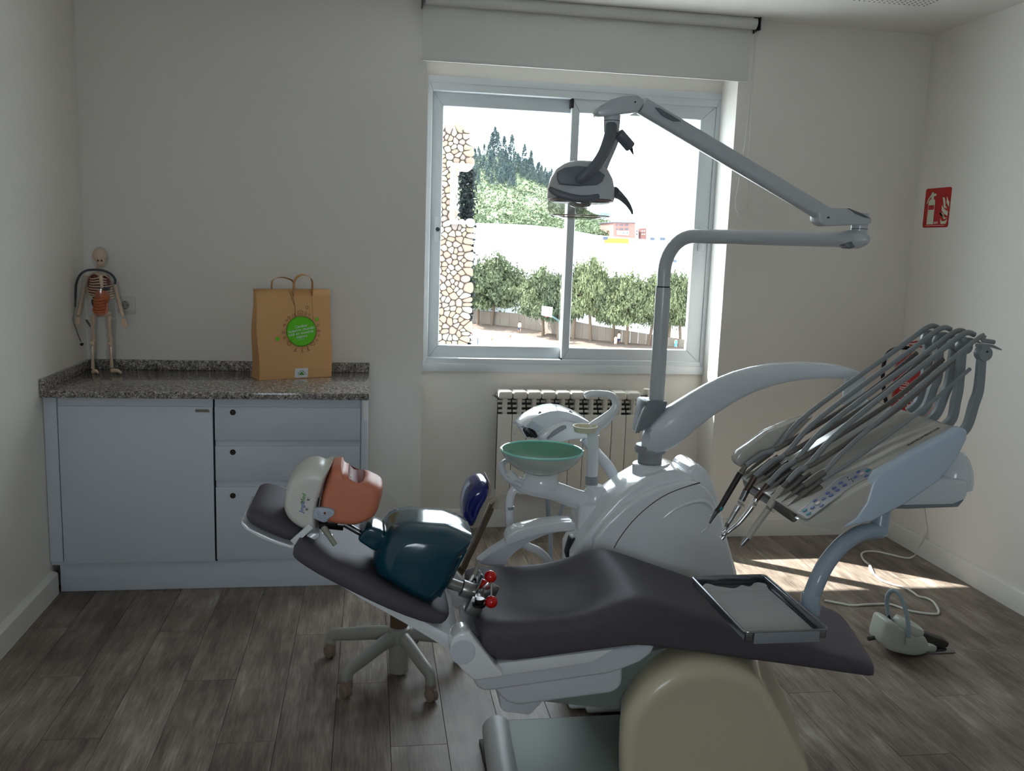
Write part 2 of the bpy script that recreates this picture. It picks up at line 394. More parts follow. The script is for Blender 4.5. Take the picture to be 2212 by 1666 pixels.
# ================================================================ cabinets under the worktop
mat('cabinet_white', (206, 214, 224), .45, spec=.4)
mat('dark_gap', (20, 24, 30), .9)
mat('brass_dark', (70, 62, 52), .35, metal=.8)
mat('chrome', (200, 202, 205), .14, metal=1)
mat('steel', (150, 150, 150), .3, metal=1)
CY = 4.035                                     # cabinet front plane
WT0, WT1, WFY = .888, .918, 4.005              # worktop underside, top, front edge
gx = -.676
side = thing('door_cabinet', 'white base cabinet with a single plain door below the worktop', 'cabinet', (-1.0, CY, .13))
MB().box((XL + .002, CY + .02, .13), (gx - .002, YB - .005, WT0 - .001)).build('carcass', 'cabinet_white', side)
MB().box((XL + .002, CY + .004, .15), (XL + .055, CY + .02, WT0 - .001)).build('filler_strip', 'cabinet_white', side, bevel=.001)
MB().box((XL + .06, CY + .008, .846), (gx - .003, CY + .02, WT0 - .001)).build('finger_rail', 'cabinet_white', side, bevel=.001)
dr = MB().box((XL + .06, CY, .142), (gx - .004, CY + .02, .848)).build('door', 'cabinet_white', side, bevel=.0015)
mat('nameplate_metal', (150, 148, 142), .35, metal=.6); mat('ink_dark', (40, 36, 34), .7)
q0, q1 = PY(422, 884, CY), PY(453, 891, CY)
pl = MB().slab([(q0.x, CY - .0015, q0.z), (q1.x - .006, CY - .0015, q0.z), (q1.x, CY - .0015, q1.z), (q0.x, CY - .0015, q1.z)], (0, .0013, 0)).build('nameplate', 'nameplate_metal', dr)
lettering('nameplate_text', 'DENTOLOGIA', .0095, basis(((q0.x + q1.x) / 2, CY - .0018, (q0.z + q1.z) / 2), (1, 0, 0), (0, 0, 1), (0, -1, 0)), 'ink_dark', dr)
dc = thing('drawer_cabinet', 'white base cabinet with three locking drawers', 'cabinet', (-.35, CY, .13))
dx1 = -.036
MB().box((gx, CY + .02, .13), (dx1, YB - .005, WT0 - .001)).build('carcass', 'cabinet_white', dc)
MB().box((gx + .0045, CY + .006, .846), (dx1 - .002, CY + .02, WT0 - .001)).build('finger_rail', 'cabinet_white', dc, bevel=.001)
zs = [(.848, PY(600, 951, CY).z), (PY(600, 964, CY).z, PY(600, 1038, CY).z), (PY(600, 1052, CY).z, .148)]
for k, (za, zb) in enumerate(zs):
    d_ = MB().box((gx + .0045, CY, zb), (dx1 - .003, CY + .02, za)).build('drawer', 'cabinet_white', dc, bevel=.0015)
    if k: MB().box((gx + .0045, CY + .012, za), (dx1 - .003, CY + .02, zs[k - 1][1] + .001)).build('finger_rail', 'cabinet_white', dc)
    lz = PY(503, (891, 977, 1071)[k], CY); lz.y = CY
    lk = MB().lathe([(.0125, 0), (.0125, .002), (.0105, .0035), (.0095, .003), (.0085, .006), (.004, .0065), (0, .0065)], 22, at(lz, (0, -1, 0))).build('drawer_lock', 'brass_dark', d_)
MB().box((gx - .0015, CY + .004, .14), (gx + .0045, CY + .019, WT0 - .001)).build('shadow_gap', 'dark_gap', dc)
sp = MB().box((dx1, CY - .004, .1), (-.006, YB - .005, WT0 - .001)).build('side_panel', 'cabinet_white', dc, bevel=.001)
MB().box((dx1 + .007, CY - .007, .79), (dx1 + .026, CY - .0035, WT0 - .005)).build('end_clip', mat('clip_white', (240, 242, 244), .35), dc, bevel=.003)
pb = MB().box((XL + .032, CY + .032, .001), (dx1 - .002, CY + .05, .129)).build('cabinet_plinth', 'cabinet_white', bevel=.001)
tag(recentre(pb, ((XL + dx1) / 2, CY + .04, 0)), 'white plinth board along the floor under both base cabinets', 'plinth')
# ================================================================ granite worktop
def granite():
    m = mat('granite', (120, 118, 116), .12, spec=.5); n, L, b = nodes_of(m)
    tc = n.new('ShaderNodeTexCoord')
    v = n.new('ShaderNodeTexVoronoi'); v.inputs['Scale'].default_value = 130; v.inputs['Randomness'].default_value = 1; L.new(tc.outputs['Object'], v.inputs['Vector'])
    ns = n.new('ShaderNodeTexNoise'); ns.inputs['Scale'].default_value = 190; ns.inputs['Detail'].default_value = 3; L.new(tc.outputs['Object'], ns.inputs['Vector'])
    ns2 = n.new('ShaderNodeTexNoise'); ns2.inputs['Scale'].default_value = 60; ns2.inputs['Detail'].default_value = 2; L.new(tc.outputs['Object'], ns2.inputs['Vector'])
    cr = n.new('ShaderNodeValToRGB'); cr.color_ramp.interpolation = 'CONSTANT'; e = cr.color_ramp.elements
    e[0].position = 0; e[0].color = col((26, 26, 30)); e[1].position = .58; e[1].color = col((214, 210, 204))
    k = e.new(.44); k.color = col((84, 80, 78)); k = e.new(.52); k.color = col((160, 150, 142))
    mx = n.new('ShaderNodeMix'); mx.data_type = 'FLOAT'; mx.inputs[0].default_value = .35; L.new(ns.outputs['Fac'], mx.inputs[2]); L.new(ns2.outputs['Fac'], mx.inputs[3])
    L.new(mx.outputs[0], cr.inputs[0])
    mc = n.new('ShaderNodeMix'); mc.data_type = 'RGBA'; mc.inputs[0].default_value = .35; L.new(cr.outputs[0], mc.inputs[6])
    bw = n.new('ShaderNodeValToRGB'); bw.color_ramp.elements[0].color = col((30, 30, 32)); bw.color_ramp.elements[1].color = col((220, 214, 206)); L.new(v.outputs['Color'], bw.inputs[0])
    L.new(bw.outputs[0], mc.inputs[7]); L.new(mc.outputs[2], b.inputs['Base Color'])
granite()
wt = thing('granite_worktop', 'speckled grey granite worktop with low upstand along the walls', 'worktop', (-.69, 4.33, WT0))
MB().box((XL + .001, WFY, WT0), (-.003, YB - .001, WT1)).build('slab', 'granite', wt, bevel=.002)
MB().box((XL + .021, YB - .021, WT1), (-.003, YB - .001, .966)).build('back_upstand', 'granite', wt, bevel=.0015)
MB().box((XL + .001, WFY, WT1), (XL + .021, YB - .001, .966)).build('side_upstand', 'granite', wt, bevel=.0015)
# ================================================================ wall socket
mat('socket_white', (208, 206, 200), .4); mat('socket_hole', (25, 25, 25), .6)
sc_ = PY(274, 659, YB)
so = thing('wall_socket', 'white wall socket plate behind the skeleton model', 'socket', (sc_.x, YB, sc_.z))
MB().cbox((sc_.x, YB - .005, sc_.z), (.083, .01, .083)).build('plate', 'socket_white', so, bevel=.004)
ins = MB().cbox((sc_.x - .004, YB - .011, sc_.z), (.056, .004, .056)).build('insert', 'socket_white', so, bevel=.003)
MB().lathe([(.021, 0), (.021, .0016), (.0195, .0016), (.0185, .0003), (0, .0003)], 26, at((sc_.x - .004, YB - .013, sc_.z), (0, -1, 0))).build('round_well', mat('socket_well', (170, 168, 163), .5), ins)
for ddx in (-.0095, .0095):
    MB().lathe([(.0028, 0), (.0028, .0008)], 10, at((sc_.x - .004 + ddx, YB - .0133, sc_.z), (0, -1, 0))).build('pin_hole', 'socket_hole', ins)
for ddz in (-.0175, .0175): MB().cbox((sc_.x - .004, YB - .0142, sc_.z + ddz), (.006, .002, .004)).build('earth_clip', 'socket_hole', ins)
# ================================================================ radiator in the niche
mat('radiator_enamel', (218, 214, 204), .32, spec=.5, coat=.2)
RZ0_, RZ1_, RY = .225, .808, YN - .045
ra = thing('radiator', 'cream aluminium radiator with ten columns under the window', 'radiator', (1.1, RY - .05, RZ0_))
rx0 = .692; SW = .0805
sec0 = None
for k in range(10):
    x0 = rx0 + k * SW; root = None
    b_ = MB()
    y0, y1 = RY - .095, RY
    if k == 0:
        w = SW - .0022
        m1 = MB().box((0, y0, RZ0_), (w, y0 + .006, RZ1_ - .128)).build('section', 'radiator_enamel', ra, bevel=.005, seg=3)
        q = MB()
        q.box((0, y0, RZ1_ - .045), (w, y1 - .01, RZ1_)); cap_o = q.build('section_cap', 'radiator_enamel', m1, bevel=.012, seg=3)
        q = MB()
        q.box((w / 2 - .003, y0 + .002, RZ1_ - .13), (w / 2 + .003, y1 - .02, RZ1_ - .02))
        web = q.build('section_web', 'radiator_enamel', m1)
        fins = []
        for j, (zz, dy) in enumerate(((.112, .012), (.088, .028), (.064, .045))):
            for sx0, sx1 in ((.003, w / 2 - .004), (w / 2 + .004, w - .003)):
                fins.append(MB().box((sx0, y0 + dy, RZ1_ - zz - .006), (sx1, y0 + dy + .004, RZ1_ - zz + .008)).build('fin', 'radiator_enamel', m1, bevel=.003))
        wt_ = MB().box((w / 2 - .012, y0 + .008, RZ0_ + .02), (w / 2 + .012, y1 - .02, RZ1_ - .02)).build('water_tube', 'radiator_enamel', m1)
        sec0 = m1; subs = [cap_o, web, wt_] + fins
        for o_ in [m1]: o_.location.x += x0
    else:
        c = sec0.copy(); COL.objects.link(c); c.location.x = x0
        for s_ in subs:
            d_ = s_.copy(); COL.objects.link(d_); d_.parent = c
MB().box((rx0 + .004, RY - .045, RZ0_ + .02), (rx0 + 10 * SW - .004, RY - .03, RZ1_ - .03)).build('fin_shade_sheet', mat('rad_shadow', (70, 76, 74), .7), ra)  # dark sheet painted in for the shade behind the fins
p_ = Vector((rx0, RY - .05, RZ1_ - .03))
MB().lathe([(.017, 0), (.017, .008), (.010, .009), (.009, .016), (.004, .018), (.003, .026)], 6, at(p_, (-1, 0, 0))).build('bleed_plug', 'steel', ra)
p_ = Vector((rx0 + 10 * SW, RY - .05, RZ1_ - .03))
vl = MB().lathe([(.016, 0), (.016, .008), (.010, .01), (.010, .03), (.014, .032), (.014, .046)], 14, at(p_, (1, 0, 0))).build('valve', 'steel', ra)
MB().lathe([(.017, 0), (.019, .008), (.019, .03), (.014, .034)], 16, at(p_ + Vector((.04, 0, .012)), (0, 0, 1))).build('valve_knob', 'radiator_enamel', ra)
MB().tube([p_ + Vector((.038, 0, 0)), p_ + Vector((.045, .02, -.01)), p_ + Vector((.045, .05, -.01)), (p_.x + .045, YN - .002, p_.z - .01)], .009, 10, k=4).build('valve_pipe', 'radiator_enamel', ra)
# ================================================================ fire sign on the right wall
mat('sign_red', (178, 26, 22), .4); mat('sign_cream', (206, 214, 190), .45); mat('white_ink', (235, 235, 230), .5)
s0, s1 = PX(2002, 408.5, XR), PX(1995.3, 492, XR); sy0 = s0.y; sy1 = PX(2057, 403.3, XR).y; sz1 = s0.z; sz0 = s1.z
sg = thing('fire_extinguisher_sign', 'red fire extinguisher sign with pictogram and flames on the wall', 'sign', (XR, (sy0 + sy1) / 2, sz0))
W_, H_ = sy0 - sy1, sz1 - sz0
SM = basis((XR - .003, sy0, sz0), (0, -1, 0), (0, 0, 1), (-1, 0, 0))     # local x along the wall to the camera, y up
rr = [(x + W_ / 2, y + H_ / 2) for x, y in rrect(W_, H_, .012)]
MB().prism(rr, .0025, SM @ Matrix.Translation((0, 0, -.0025))).build('plate', 'sign_red', sg)
def picto(nm, pts, m='sign_cream', z=.0001): return MB().prism([(a * W_, b * H_) for a, b in pts], .0006, SM @ Matrix.Translation((0, 0, z))).build(nm, m, sg)
picto('extinguisher_body', [(.16, .08), (.42, .08), (.42, .66), (.40, .70), (.35, .725), (.35, .80), (.42, .80), (.45, .84), (.42, .865), (.33, .86), (.33, .90), (.26, .90), (.25, .86), (.12, .72), (.08, .62), (.11, .61), (.15, .70), (.25, .80), (.25, .725), (.19, .70), (.16, .66)])
picto('extinguisher_label', [(.18, .455), (.40, .455), (.40, .57), (.18, .57)], 'sign_red', .0008)
for pts in ([(.72, .085), (.92, .085), (.96, .20), (.86, .155), (.76, .155), (.69, .23)], [(.62, .35), (.70, .37), (.76, .28), (.84, .20), (.96, .235), (.85, .25), (.80, .33), (.74, .37)],
            [(.70, .56), (.72, .42), (.82, .34), (.96, .28), (.96, .40), (.84, .44), (.76, .50)], [(.70, .76), (.75, .62), (.78, .50), (.92, .46), (.84, .55), (.82, .66), (.78, .74)], [(.87, .77), (.87, .62), (.98, .50), (.98, .62), (.92, .68)]):
    picto('flame', pts)
lettering('maker_text', 'NAF', .020, SM @ Matrix.Translation((W_ * .53, H_ * .115, .0004)), 'white_ink', sg, align='CENTER')
picto('rule_line', [(.14, .045), (.88, .045), (.88, .052), (.14, .052)], 'white_ink')
# ================================================================ fire extinguisher on the right wall
mat('ext_red', (160, 18, 16), .3, coat=.4); mat('ext_label', (214, 210, 204), .6); mat('hose_black', (16, 15, 20), .45)
ec = Vector((XR - .115, 4.40, 0)); ez1 = PX(1975, 755, XR - .1).z; ez0 = ez1 - .42
ex = thing('fire_extinguisher', 'red powder fire extinguisher hung on the wall behind the instrument table', 'fire extinguisher', (ec.x, ec.y, ez0))
R_ = .078
MB().lathe([(0, ez0), (R_ * .9, ez0), (R_, ez0 + .02), (R_, ez1 - .11), (R_ * .93, ez1 - .08), (R_ * .7, ez1 - .055), (R_ * .35, ez1 - .04), (R_ * .3, ez1 - .02), (0, ez1 - .02)], 32, Matrix.Translation((ec.x, ec.y, 0))).build('cylinder', 'ext_red', ex)
def band(nm, a0, a1, z0, z1, m):
    n = 14; v = []; f = []
    for i in range(n + 1):
        a = math.radians(a0 + (a1 - a0) * i / n); v += [(ec.x + (R_ + .0008) * math.cos(a), ec.y + (R_ + .0008) * math.sin(a), z) for z in (z0, z1)]
    for i in range(n): f.append((2 * i, 2 * i + 2, 2 * i + 3, 2 * i + 1))
    return MB().add(v, f).build(nm, m, ex, fix=False)
band('text_label', 262, 305, ez0 + .1, ez0 + .27, 'ext_label')
for k, zz in enumerate((.255, .245, .235, .22, .21, .15, .14, .13, .12)): band('label_print', 205, 232 + (k * 7) % 18, ez0 + zz, ez0 + zz + .004, 'ext_label')
band('label_icon', 226, 246, ez0 + .14, ez0 + .19, 'ext_label')
ad = math.radians(250); lp = Vector((ec.x + (R_ + .0015) * math.cos(ad), ec.y + (R_ + .0015) * math.sin(ad), ez0 + .165)); nn = Vector((math.cos(ad), math.sin(ad), 0))
lettering('label_word', 'POLVO', .042, basis(lp, (0, 0, 1), Vector((0, 0, 1)).cross(nn) * -1, nn), 'white_ink', ex)
vb = MB().lathe([(.02, 0), (.022, .005), (.022, .02), (.014, .024), (.014, .05)], 16, Matrix.Translation((ec.x, ec.y, ez1 - .03))).build('valve_body', mat('brass', (176, 140, 70), .3, metal=.9), ex)
MB().box((ec.x - .012, ec.y - .09, ez1 + .02), (ec.x + .012, ec.y + .02, ez1 + .027)).build('lever', 'ext_red', ex, bevel=.003)
MB().slab([(ec.x - .012, ec.y - .1, ez1 + .055), (ec.x - .012, ec.y + .02, ez1 + .03), (ec.x - .012, ec.y + .02, ez1 + .037), (ec.x - .012, ec.y - .1, ez1 + .063)], (.024, 0, 0)).build('carry_handle', 'ext_red', ex, bevel=.002)
hp = [Vector((ec.x, ec.y + .01, ez1 + .005)), PY(1940, 752, 4.43), PY(1917, 765, 4.43), PY(1908, 795, 4.42), PY(1908, 830, 4.41), PY(1914, 870, 4.4)]
MB().tube(hp, .0105, 12, k=6).build('hose', 'hose_black', ex)
MB().box((XR - .04, ec.y - .02, ez1 - .12), (XR - .0005, ec.y + .02, ez1 - .02)).build('wall_bracket', 'steel', ex)
# ================================================================ brown paper bag on the worktop
def kraft():
    m = mat('kraft_paper', (208, 162, 112), .75, spec=.25, bump=.25, bscale=14, var=.08, vscale=6)
kraft(); mat('kraft_inside', (120, 84, 52), .85); mat('bag_ink', (92, 58, 32), .8); mat('bag_green', (92, 190, 24), .7); mat('bag_label', (222, 226, 230), .6); mat('logo_green', (70, 150, 40), .6)
b0, b1 = PZ(562, 822, WT1), PZ(716, 814, WT1)
ux = (b1 - b0); ux.z = 0; BW = ux.length; ux.normalize(); uy = Vector((-ux.y, ux.x, 0)); uz = Vector((0, 0, 1))
t0 = PY(553, 626, b0.y); BH = t0.z - WT1
bag = thing('paper_bag', 'brown paper carrier bag with green circle print and flat handles', 'bag', tuple((b0 + b1) / 2 + uy * .07))
BM = basis((b0.x, b0.y, WT1 + .001), ux, uz, -uy)          # x along front, y up, z out of the front
BD = .125
def bpt(x, y, z): return BM @ Vector((x, y, z))
rows = []; NR = 12
for i in range(NR + 1):
    t = i / NR; d0 = -BD * (1 - .55 * t); lx = -.004 - .010 * t + .004 * math.sin(t * 9); rx = BW + .002 * math.sin(t * 7) - .003 * t
    bulge = .006 * math.sin(math.pi * t) - .02 * t
    rows.append([bpt(lx, t * BH, bulge), bpt(BW * .3, t * BH, bulge + .007 * math.sin(math.pi * t)), bpt(BW * .68, t * BH, bulge + .004 * math.sin(math.pi * t) - .002 * t), bpt(rx, t * BH, bulge),
                 bpt(rx - .012 * t, t * BH, (bulge + d0) / 2), bpt(rx, t * BH, d0), bpt(BW / 2, t * BH, d0), bpt(lx, t * BH, d0), bpt(lx + .022 * t, t * BH, (bulge + d0) / 2)])
bb = MB(); bb.loft(rows, cap=False); bb.f.append(tuple(reversed(range(9))))
body = bb.build('bag_body', 'kraft_paper', bag, sharp=25, solid=.0012)
def bagz(y):
    t = y / BH; return .006 * math.sin(math.pi * t) - .02 * t + .0068 * math.sin(math.pi * t) + .0012
def bag_flat(nm, pts, m, dz=0): return MB().add([bpt(x, y, bagz(y) + dz) for x, y in pts], [tuple(range(len(pts)))]).build(nm, m, bag, fix=False)
for z in (.1, .165):
    MB().tube([bpt(.002, BH * z, bagz(BH * z) - .0006), bpt(BW - .004, BH * z * 1.01, bagz(BH * z) - .0016)], .0008, 4).build('fold_crease', 'kraft_paper', bag)
def strap(nm, xa, xb, ztop, lean, hh):
    pts = [(xa, BH - .03), (xa + .002, BH + hh * .45), (xa + .016, BH + hh * .85), ((xa + xb) / 2, BH + hh), (xb - .012, BH + hh * .78), (xb, BH + hh * .4), (xb, BH - .03)]
    path = smooth_path([bpt(x, y, ztop + lean * max(0, y - BH)) for x, y in pts], 6)
    MB().tube(path, .0125, 4, sec=[(.06, -1), (.06, 1), (-.06, 1), (-.06, -1)], up=ux).build(nm, 'kraft_paper', bag)
strap('front_handle', BW * .47, BW * .73, -.014, .25, .072); strap('rear_handle', BW * .22, BW * .53, -.062, -.2, .055)
cx_, cy_, cr_ = BW * .565, BH * .535, BW * .205
n_ = 40
bag_flat('green_disc', [(cx_ + cr_ * 1.02 * math.cos(2 * math.pi * k / n_), cy_ + cr_ * (1 + .02 * math.sin(3 * 2 * math.pi * k / n_)) * math.sin(2 * math.pi * k / n_)) for k in range(n_)], 'bag_green')
for gx_, gy_, gr_ in ((BW * .235, BH * .455, .0095), (BW * .79, BH * .665, .008)): bag_flat('green_dot', [(gx_ + gr_ * math.cos(2 * math.pi * k / 20), gy_ + gr_ * math.sin(2 * math.pi * k / 20)) for k in range(20)], 'bag_green')
def ink(nm, pts, w=.0009, m='bag_ink'):
    MB().tube([bpt(x, y, bagz(y) + .0009) for x, y in pts], w, 4).build(nm, m, bag)
for f_ in (1.0, 1.05): ink('ring_line', [(cx_ + cr_ * f_ * math.cos(a / 30 * 2 * math.pi) + .001 * f_, cy_ + cr_ * (f_ - .03) * math.sin(a / 30 * 2 * math.pi)) for a in range(31)], .0006)
def polar(a, r): a = math.radians(a); return (cx_ + r * math.cos(a), cy_ + r * math.sin(a))
def doodle(a, kind):
    def q(u, v): # u across, v outward
        b = math.radians(a); r = cr_ * 1.06 + v; return (cx_ + r * math.cos(b) - u * math.sin(b), cy_ + r * math.sin(b) + u * math.cos(b))
    if kind == 'house': ink('doodle_house', [q(-.012, 0), q(-.012, .012), q(-.014, .014), q(-.008, .02), q(.008, .02), q(.014, .014), q(.012, .012), q(.012, 0)]); ink('doodle_door', [q(-.004, 0), q(-.004, .01), q(.004, .01), q(.004, 0)])
    if kind == 'peak': ink('doodle_peak', [q(-.012, 0), q(-.006, .014), q(0, .002), q(.005, .016), q(.012, 0)])
    if kind == 'tree': ink('doodle_tree', [q(0, 0), q(0, .006), q(-.005, .008), q(-.004, .016), q(0, .019), q(.005, .015), q(.005, .008), q(0, .006)])
    if kind == 'mill':
        ink('doodle_mill', [q(0, 0), q(0, .022)]); ink('doodle_blade', [q(-.008, .027), q(0, .022), q(.009, .024)]); ink('doodle_blade', [q(0, .022), q(-.003, .012)])
    if kind == 'car': ink('doodle_car', [q(-.011, .002), q(-.011, .008), q(-.005, .009), q(-.003, .015), q(.007, .015), q(.011, .008), q(.011, .002), q(-.011, .002)])
    if kind == 'leaf': ink('doodle_leaf', [q(-.003, .006), q(-.006, .012), q(.002, .018), q(.006, .011), q(-.003, .006)])
for a, k in ((92, 'house'), (115, 'peak'), (132, 'tree'), (143, 'leaf'), (160, 'leaf'), (183, 'tree'), (200, 'leaf'), (222, 'car'), (252, 'mill'), (272, 'mill'), (291, 'mill'), (312, 'car'), (330, 'leaf'), (346, 'leaf'), (0, 'tree'), (18, 'leaf'), (62, 'leaf'), (74, 'tree')): doodle(a, k)
sx_, sy_ = BW * .655, BH * .80
ink('doodle_sun', [(sx_ + .006 * math.cos(k / 12 * 6.283), sy_ + .006 * math.sin(k / 12 * 6.283)) for k in range(13)])
for k in range(8): ink('doodle_ray', [(sx_ + r * math.cos(k * .785), sy_ + r * math.sin(k * .785)) for r in (.0085, .0115)], .0006)
ink('balloon_string', [(BW * .42, BH * .98), (BW * .46, BH * .87), (BW * .485, BH * .82), (BW * .49, cy_ + cr_ * .9)]); ink('balloon_string', [(BW * .455, BH * .98), (BW * .485, BH * .82)]); ink('balloon_string', [(BW * .725, BH * .98), (BW * .735, cy_ + cr_ * .65)], .0006)
for k, (tx, s_) in enumerate((('Cambiar', .019), ('nuestro mundo', .021), ('está en nuestras', .0195), ('manos', .022))):
    yy = cy_ + .024 - k * .0165
    lettering('slogan_text', tx, s_, BM @ Matrix.Translation((cx_ - .002 + (0, 0, -.001, .002)[k], yy, bagz(yy) + .0008)) @ Matrix.Rotation(math.radians(9), 4, 'Z'), 'bag_label', bag, shear=.25)
MB().tube([bpt(cx_ - .018, cy_ - .042, bagz(cy_) + .0012), bpt(cx_ + .016, cy_ - .036, bagz(cy_) + .0012)], .0006, 4).build('slogan_underline', 'bag_label', bag)
lx0, lx1, ly1 = BW * .475, BW * .66, BH * .115
bag_flat('shop_label', [(lx0 - .002, .004), (lx1 - .002, .003), (lx1, ly1), (lx0, ly1 - .001)], 'bag_label', .0006)
lm = (lx0 + lx1) / 2; ly = ly1 * .5
bag_flat('logo_triangle', [(lm - .0155, ly - .009), (lm + .0155, ly - .009), (lm, ly + .0085)], 'logo_green', .0013)
lettering('logo_word', 'LEROY', .0088, BM @ Matrix.Translation((lm - .0118, ly + .0035, bagz(ly) + .0022)) @ Matrix.Rotation(math.radians(47), 4, 'Z'), 'black', bag)
lettering('logo_word', 'MERLIN', .0088, BM @ Matrix.Translation((lm + .0118, ly + .0035, bagz(ly) + .0022)) @ Matrix.Rotation(math.radians(-47), 4, 'Z'), 'black', bag)
# ================================================================ dental chair
mat('upholstery', (84, 80, 87), .55, spec=.22, bump=.12, bscale=500)
mat('plastic_white', (232, 236, 240), .2, spec=.5, coat=.8)
mat('plastic_grey', (206, 212, 220), .28, spec=.5, coat=.3)
mat('plastic_cream', (206, 198, 172), .28, spec=.5, coat=.25)
mat('plate_green', (126, 136, 130), .5, bump=.1, bscale=300)
mat('bumper_grey', (176, 178, 176), .45)
mat('trim_grey', (128, 134, 140), .4)
chair = thing('dental_chair', 'reclined dental chair with dark grey upholstery on a cream base', 'dental chair', (.9, 2.47, 0))
CN, CF = 2.24, 2.71
def pad_ring(x, zt, zb, yn, yf, dish=0., r=.035, skew=0.):
    # one cross-section: near side -> top (dished) -> far side -> bottom; shear moves the underside along x
    yc = (yn + yf) / 2; w = (yf - yn) / 2; h = zt - zb; r = min(r, h * .48); pts = []
    pts += [(-w + r * .5, zb, 1), (-w + r * .12, zb + r * .15, 1), (-w, zb + r * .6, 1), (-w, zt - r, .2), (-w + r * .3, zt - r * .3, 0), (-w + r, zt, 0)]
    for t in (-.6, -.3, 0, .3, .6): pts.append((t * w, zt - dish * (1 - (t / .95) ** 2), 0))
    pts += [(w - r, zt, 0), (w - r * .3, zt - r * .3, 0), (w, zt - r, .2), (w, zb + r * .6, 1), (w - r * .12, zb + r * .15, 1), (w - r * .5, zb, 1), (w * .3, zb, 1), (-w * .3, zb, 1)]
    return [Vector((x + skew * (a + w) / (2 * w), yc + a, b)) for a, b, k in pts]
# --- seat + leg rest: stations read off the near edge (pixel x, top y, bottom y), far edge follows
def st(px, ty, by, yn, yf, dish, r=.035, skew=0):
    a = PY(px, ty, yn + .012); b = PY(px, by, yn + .006)
    return pad_ring(a.x, a.z, b.z, yn, yf, dish, r, skew)
seat_st = [st(1036, 1362, 1392, CN + .01, CF - .01, 0, .015), st(1042, 1352, 1400, CN, CF, .004), st(1075, 1346, 1437, CN, CF, .018), st(1150, 1343, 1427, CN, CF, .03), st(1240, 1337, 1415, CN, CF, .034), st(1305, 1318, 1406, CN, CF, .026),
           st(1350, 1300, 1400, CN, CF, .012), st(1385, 1293, 1397, CN + .003, CF, .003), st(1425, 1304, 1401, CN + .004, CF, 0), st(1500, 1328, 1411, CN + .008, CF - .004, -.004), st(1580, 1353, 1422, CN + .012, CF - .008, -.006), st(1618, 1366, 1428, CN + .014, CF - .01, -.006), st(1634, 1371, 1431, CN + .014, CF - .011, -.006), st(1640, 1374, 1430, CN + .02, CF - .02, -.004)]
MB().loft(seat_st).build('seat_cushion', 'upholstery', chair, sub=1, sharp=80)
leg_st = [st(1598, 1364, 1422, CN + .03, CF - .03, 0), st(1626, 1369, 1429, CN + .013, CF - .009, -.006), st(1640, 1372, 1431, CN + .012, CF - .01, -.006), st(1700, 1386, 1439, CN + .014, CF - .012, -.007), st(1780, 1407, 1450, CN + .016, CF - .01, -.006, .03, .05), st(1845, 1424, 1458, CN + .018, CF - .015, -.004, .02, .09), st(1880, 1434, 1463, CN + .022, CF - .03, 0, .018, .10), st(1893, 1440, 1460, CN + .035, CF - .06, 0, .01, .10)]
MB().loft(leg_st).build('leg_rest_cover', 'upholstery', chair, sub=1, sharp=80)
# --- backrest
def stb(px, ty, dz, yn, yf, dish, r=.03, k=0):
    a = PY(px, ty, yn + .01); return a, dz, yn, yf, dish, r
bk = [(979, 1350), (972, 1338), (935, 1319), (860, 1281), (780, 1239), (700, 1200), (660, 1181), (645, 1176), (641, 1181)]
bw = [(.08, .08), (.03, .03), (.012, .012), (0, 0), (.0, .0), (.008, .008), (.018, .018), (.03, .03), (.05, .05)]
bt = [.012, .035, .048, .055, .058, .058, .052, .045, .02]
BN, BF = 2.25, 2.78
dirv = (PY(700, 1200, BN) - PY(935, 1319, BN)).normalized(); nrm = Vector((-dirv.z, 0, dirv.x)); nrm = nrm if nrm.z > 0 else -nrm
rings = []
for (px, py), (da, db), th in zip(bk, bw, bt):
    a = PY(px, py, BN + .01); yn, yf = BN + da, BF - db; w = (yf - yn) / 2; yc = (yn + yf) / 2; r = min(.028, th * .48); rg = []
    for u, v in [(-w + r * .5, -th), (-w + r * .1, -th + r * .2), (-w, -th + r * .7), (-w, -r), (-w + r * .3, -r * .3), (-w + r, 0)] + [(t * w, -.012 * (1 - t * t) * (th > .04)) for t in (-.6, -.3, 0, .3, .6)] + [(w - r, 0), (w - r * .3, -r * .3), (w, -r), (w, -th + r * .7), (w - r * .1, -th + r * .2), (w - r * .5, -th), (w * .3, -th), (-w * .3, -th)]:
        rg.append(Vector((a.x, yc + u, a.z)) + nrm * v)
    rings.append(rg)
MB().loft(rings).build('backrest_cushion', 'upholstery', chair, sub=1, sharp=80)
# white shell under the backrest
sh = [(641, 1200), (700, 1228), (800, 1280), (900, 1334), (975, 1374), (1000, 1392), (985, 1408), (960, 1400), (880, 1352), (780, 1296), (690, 1240), (650, 1218)]
MB().slab(pys(sh, BN + .035), (0, .37, 0)).build('backrest_shell', 'plastic_white', chair, bevel=.008)
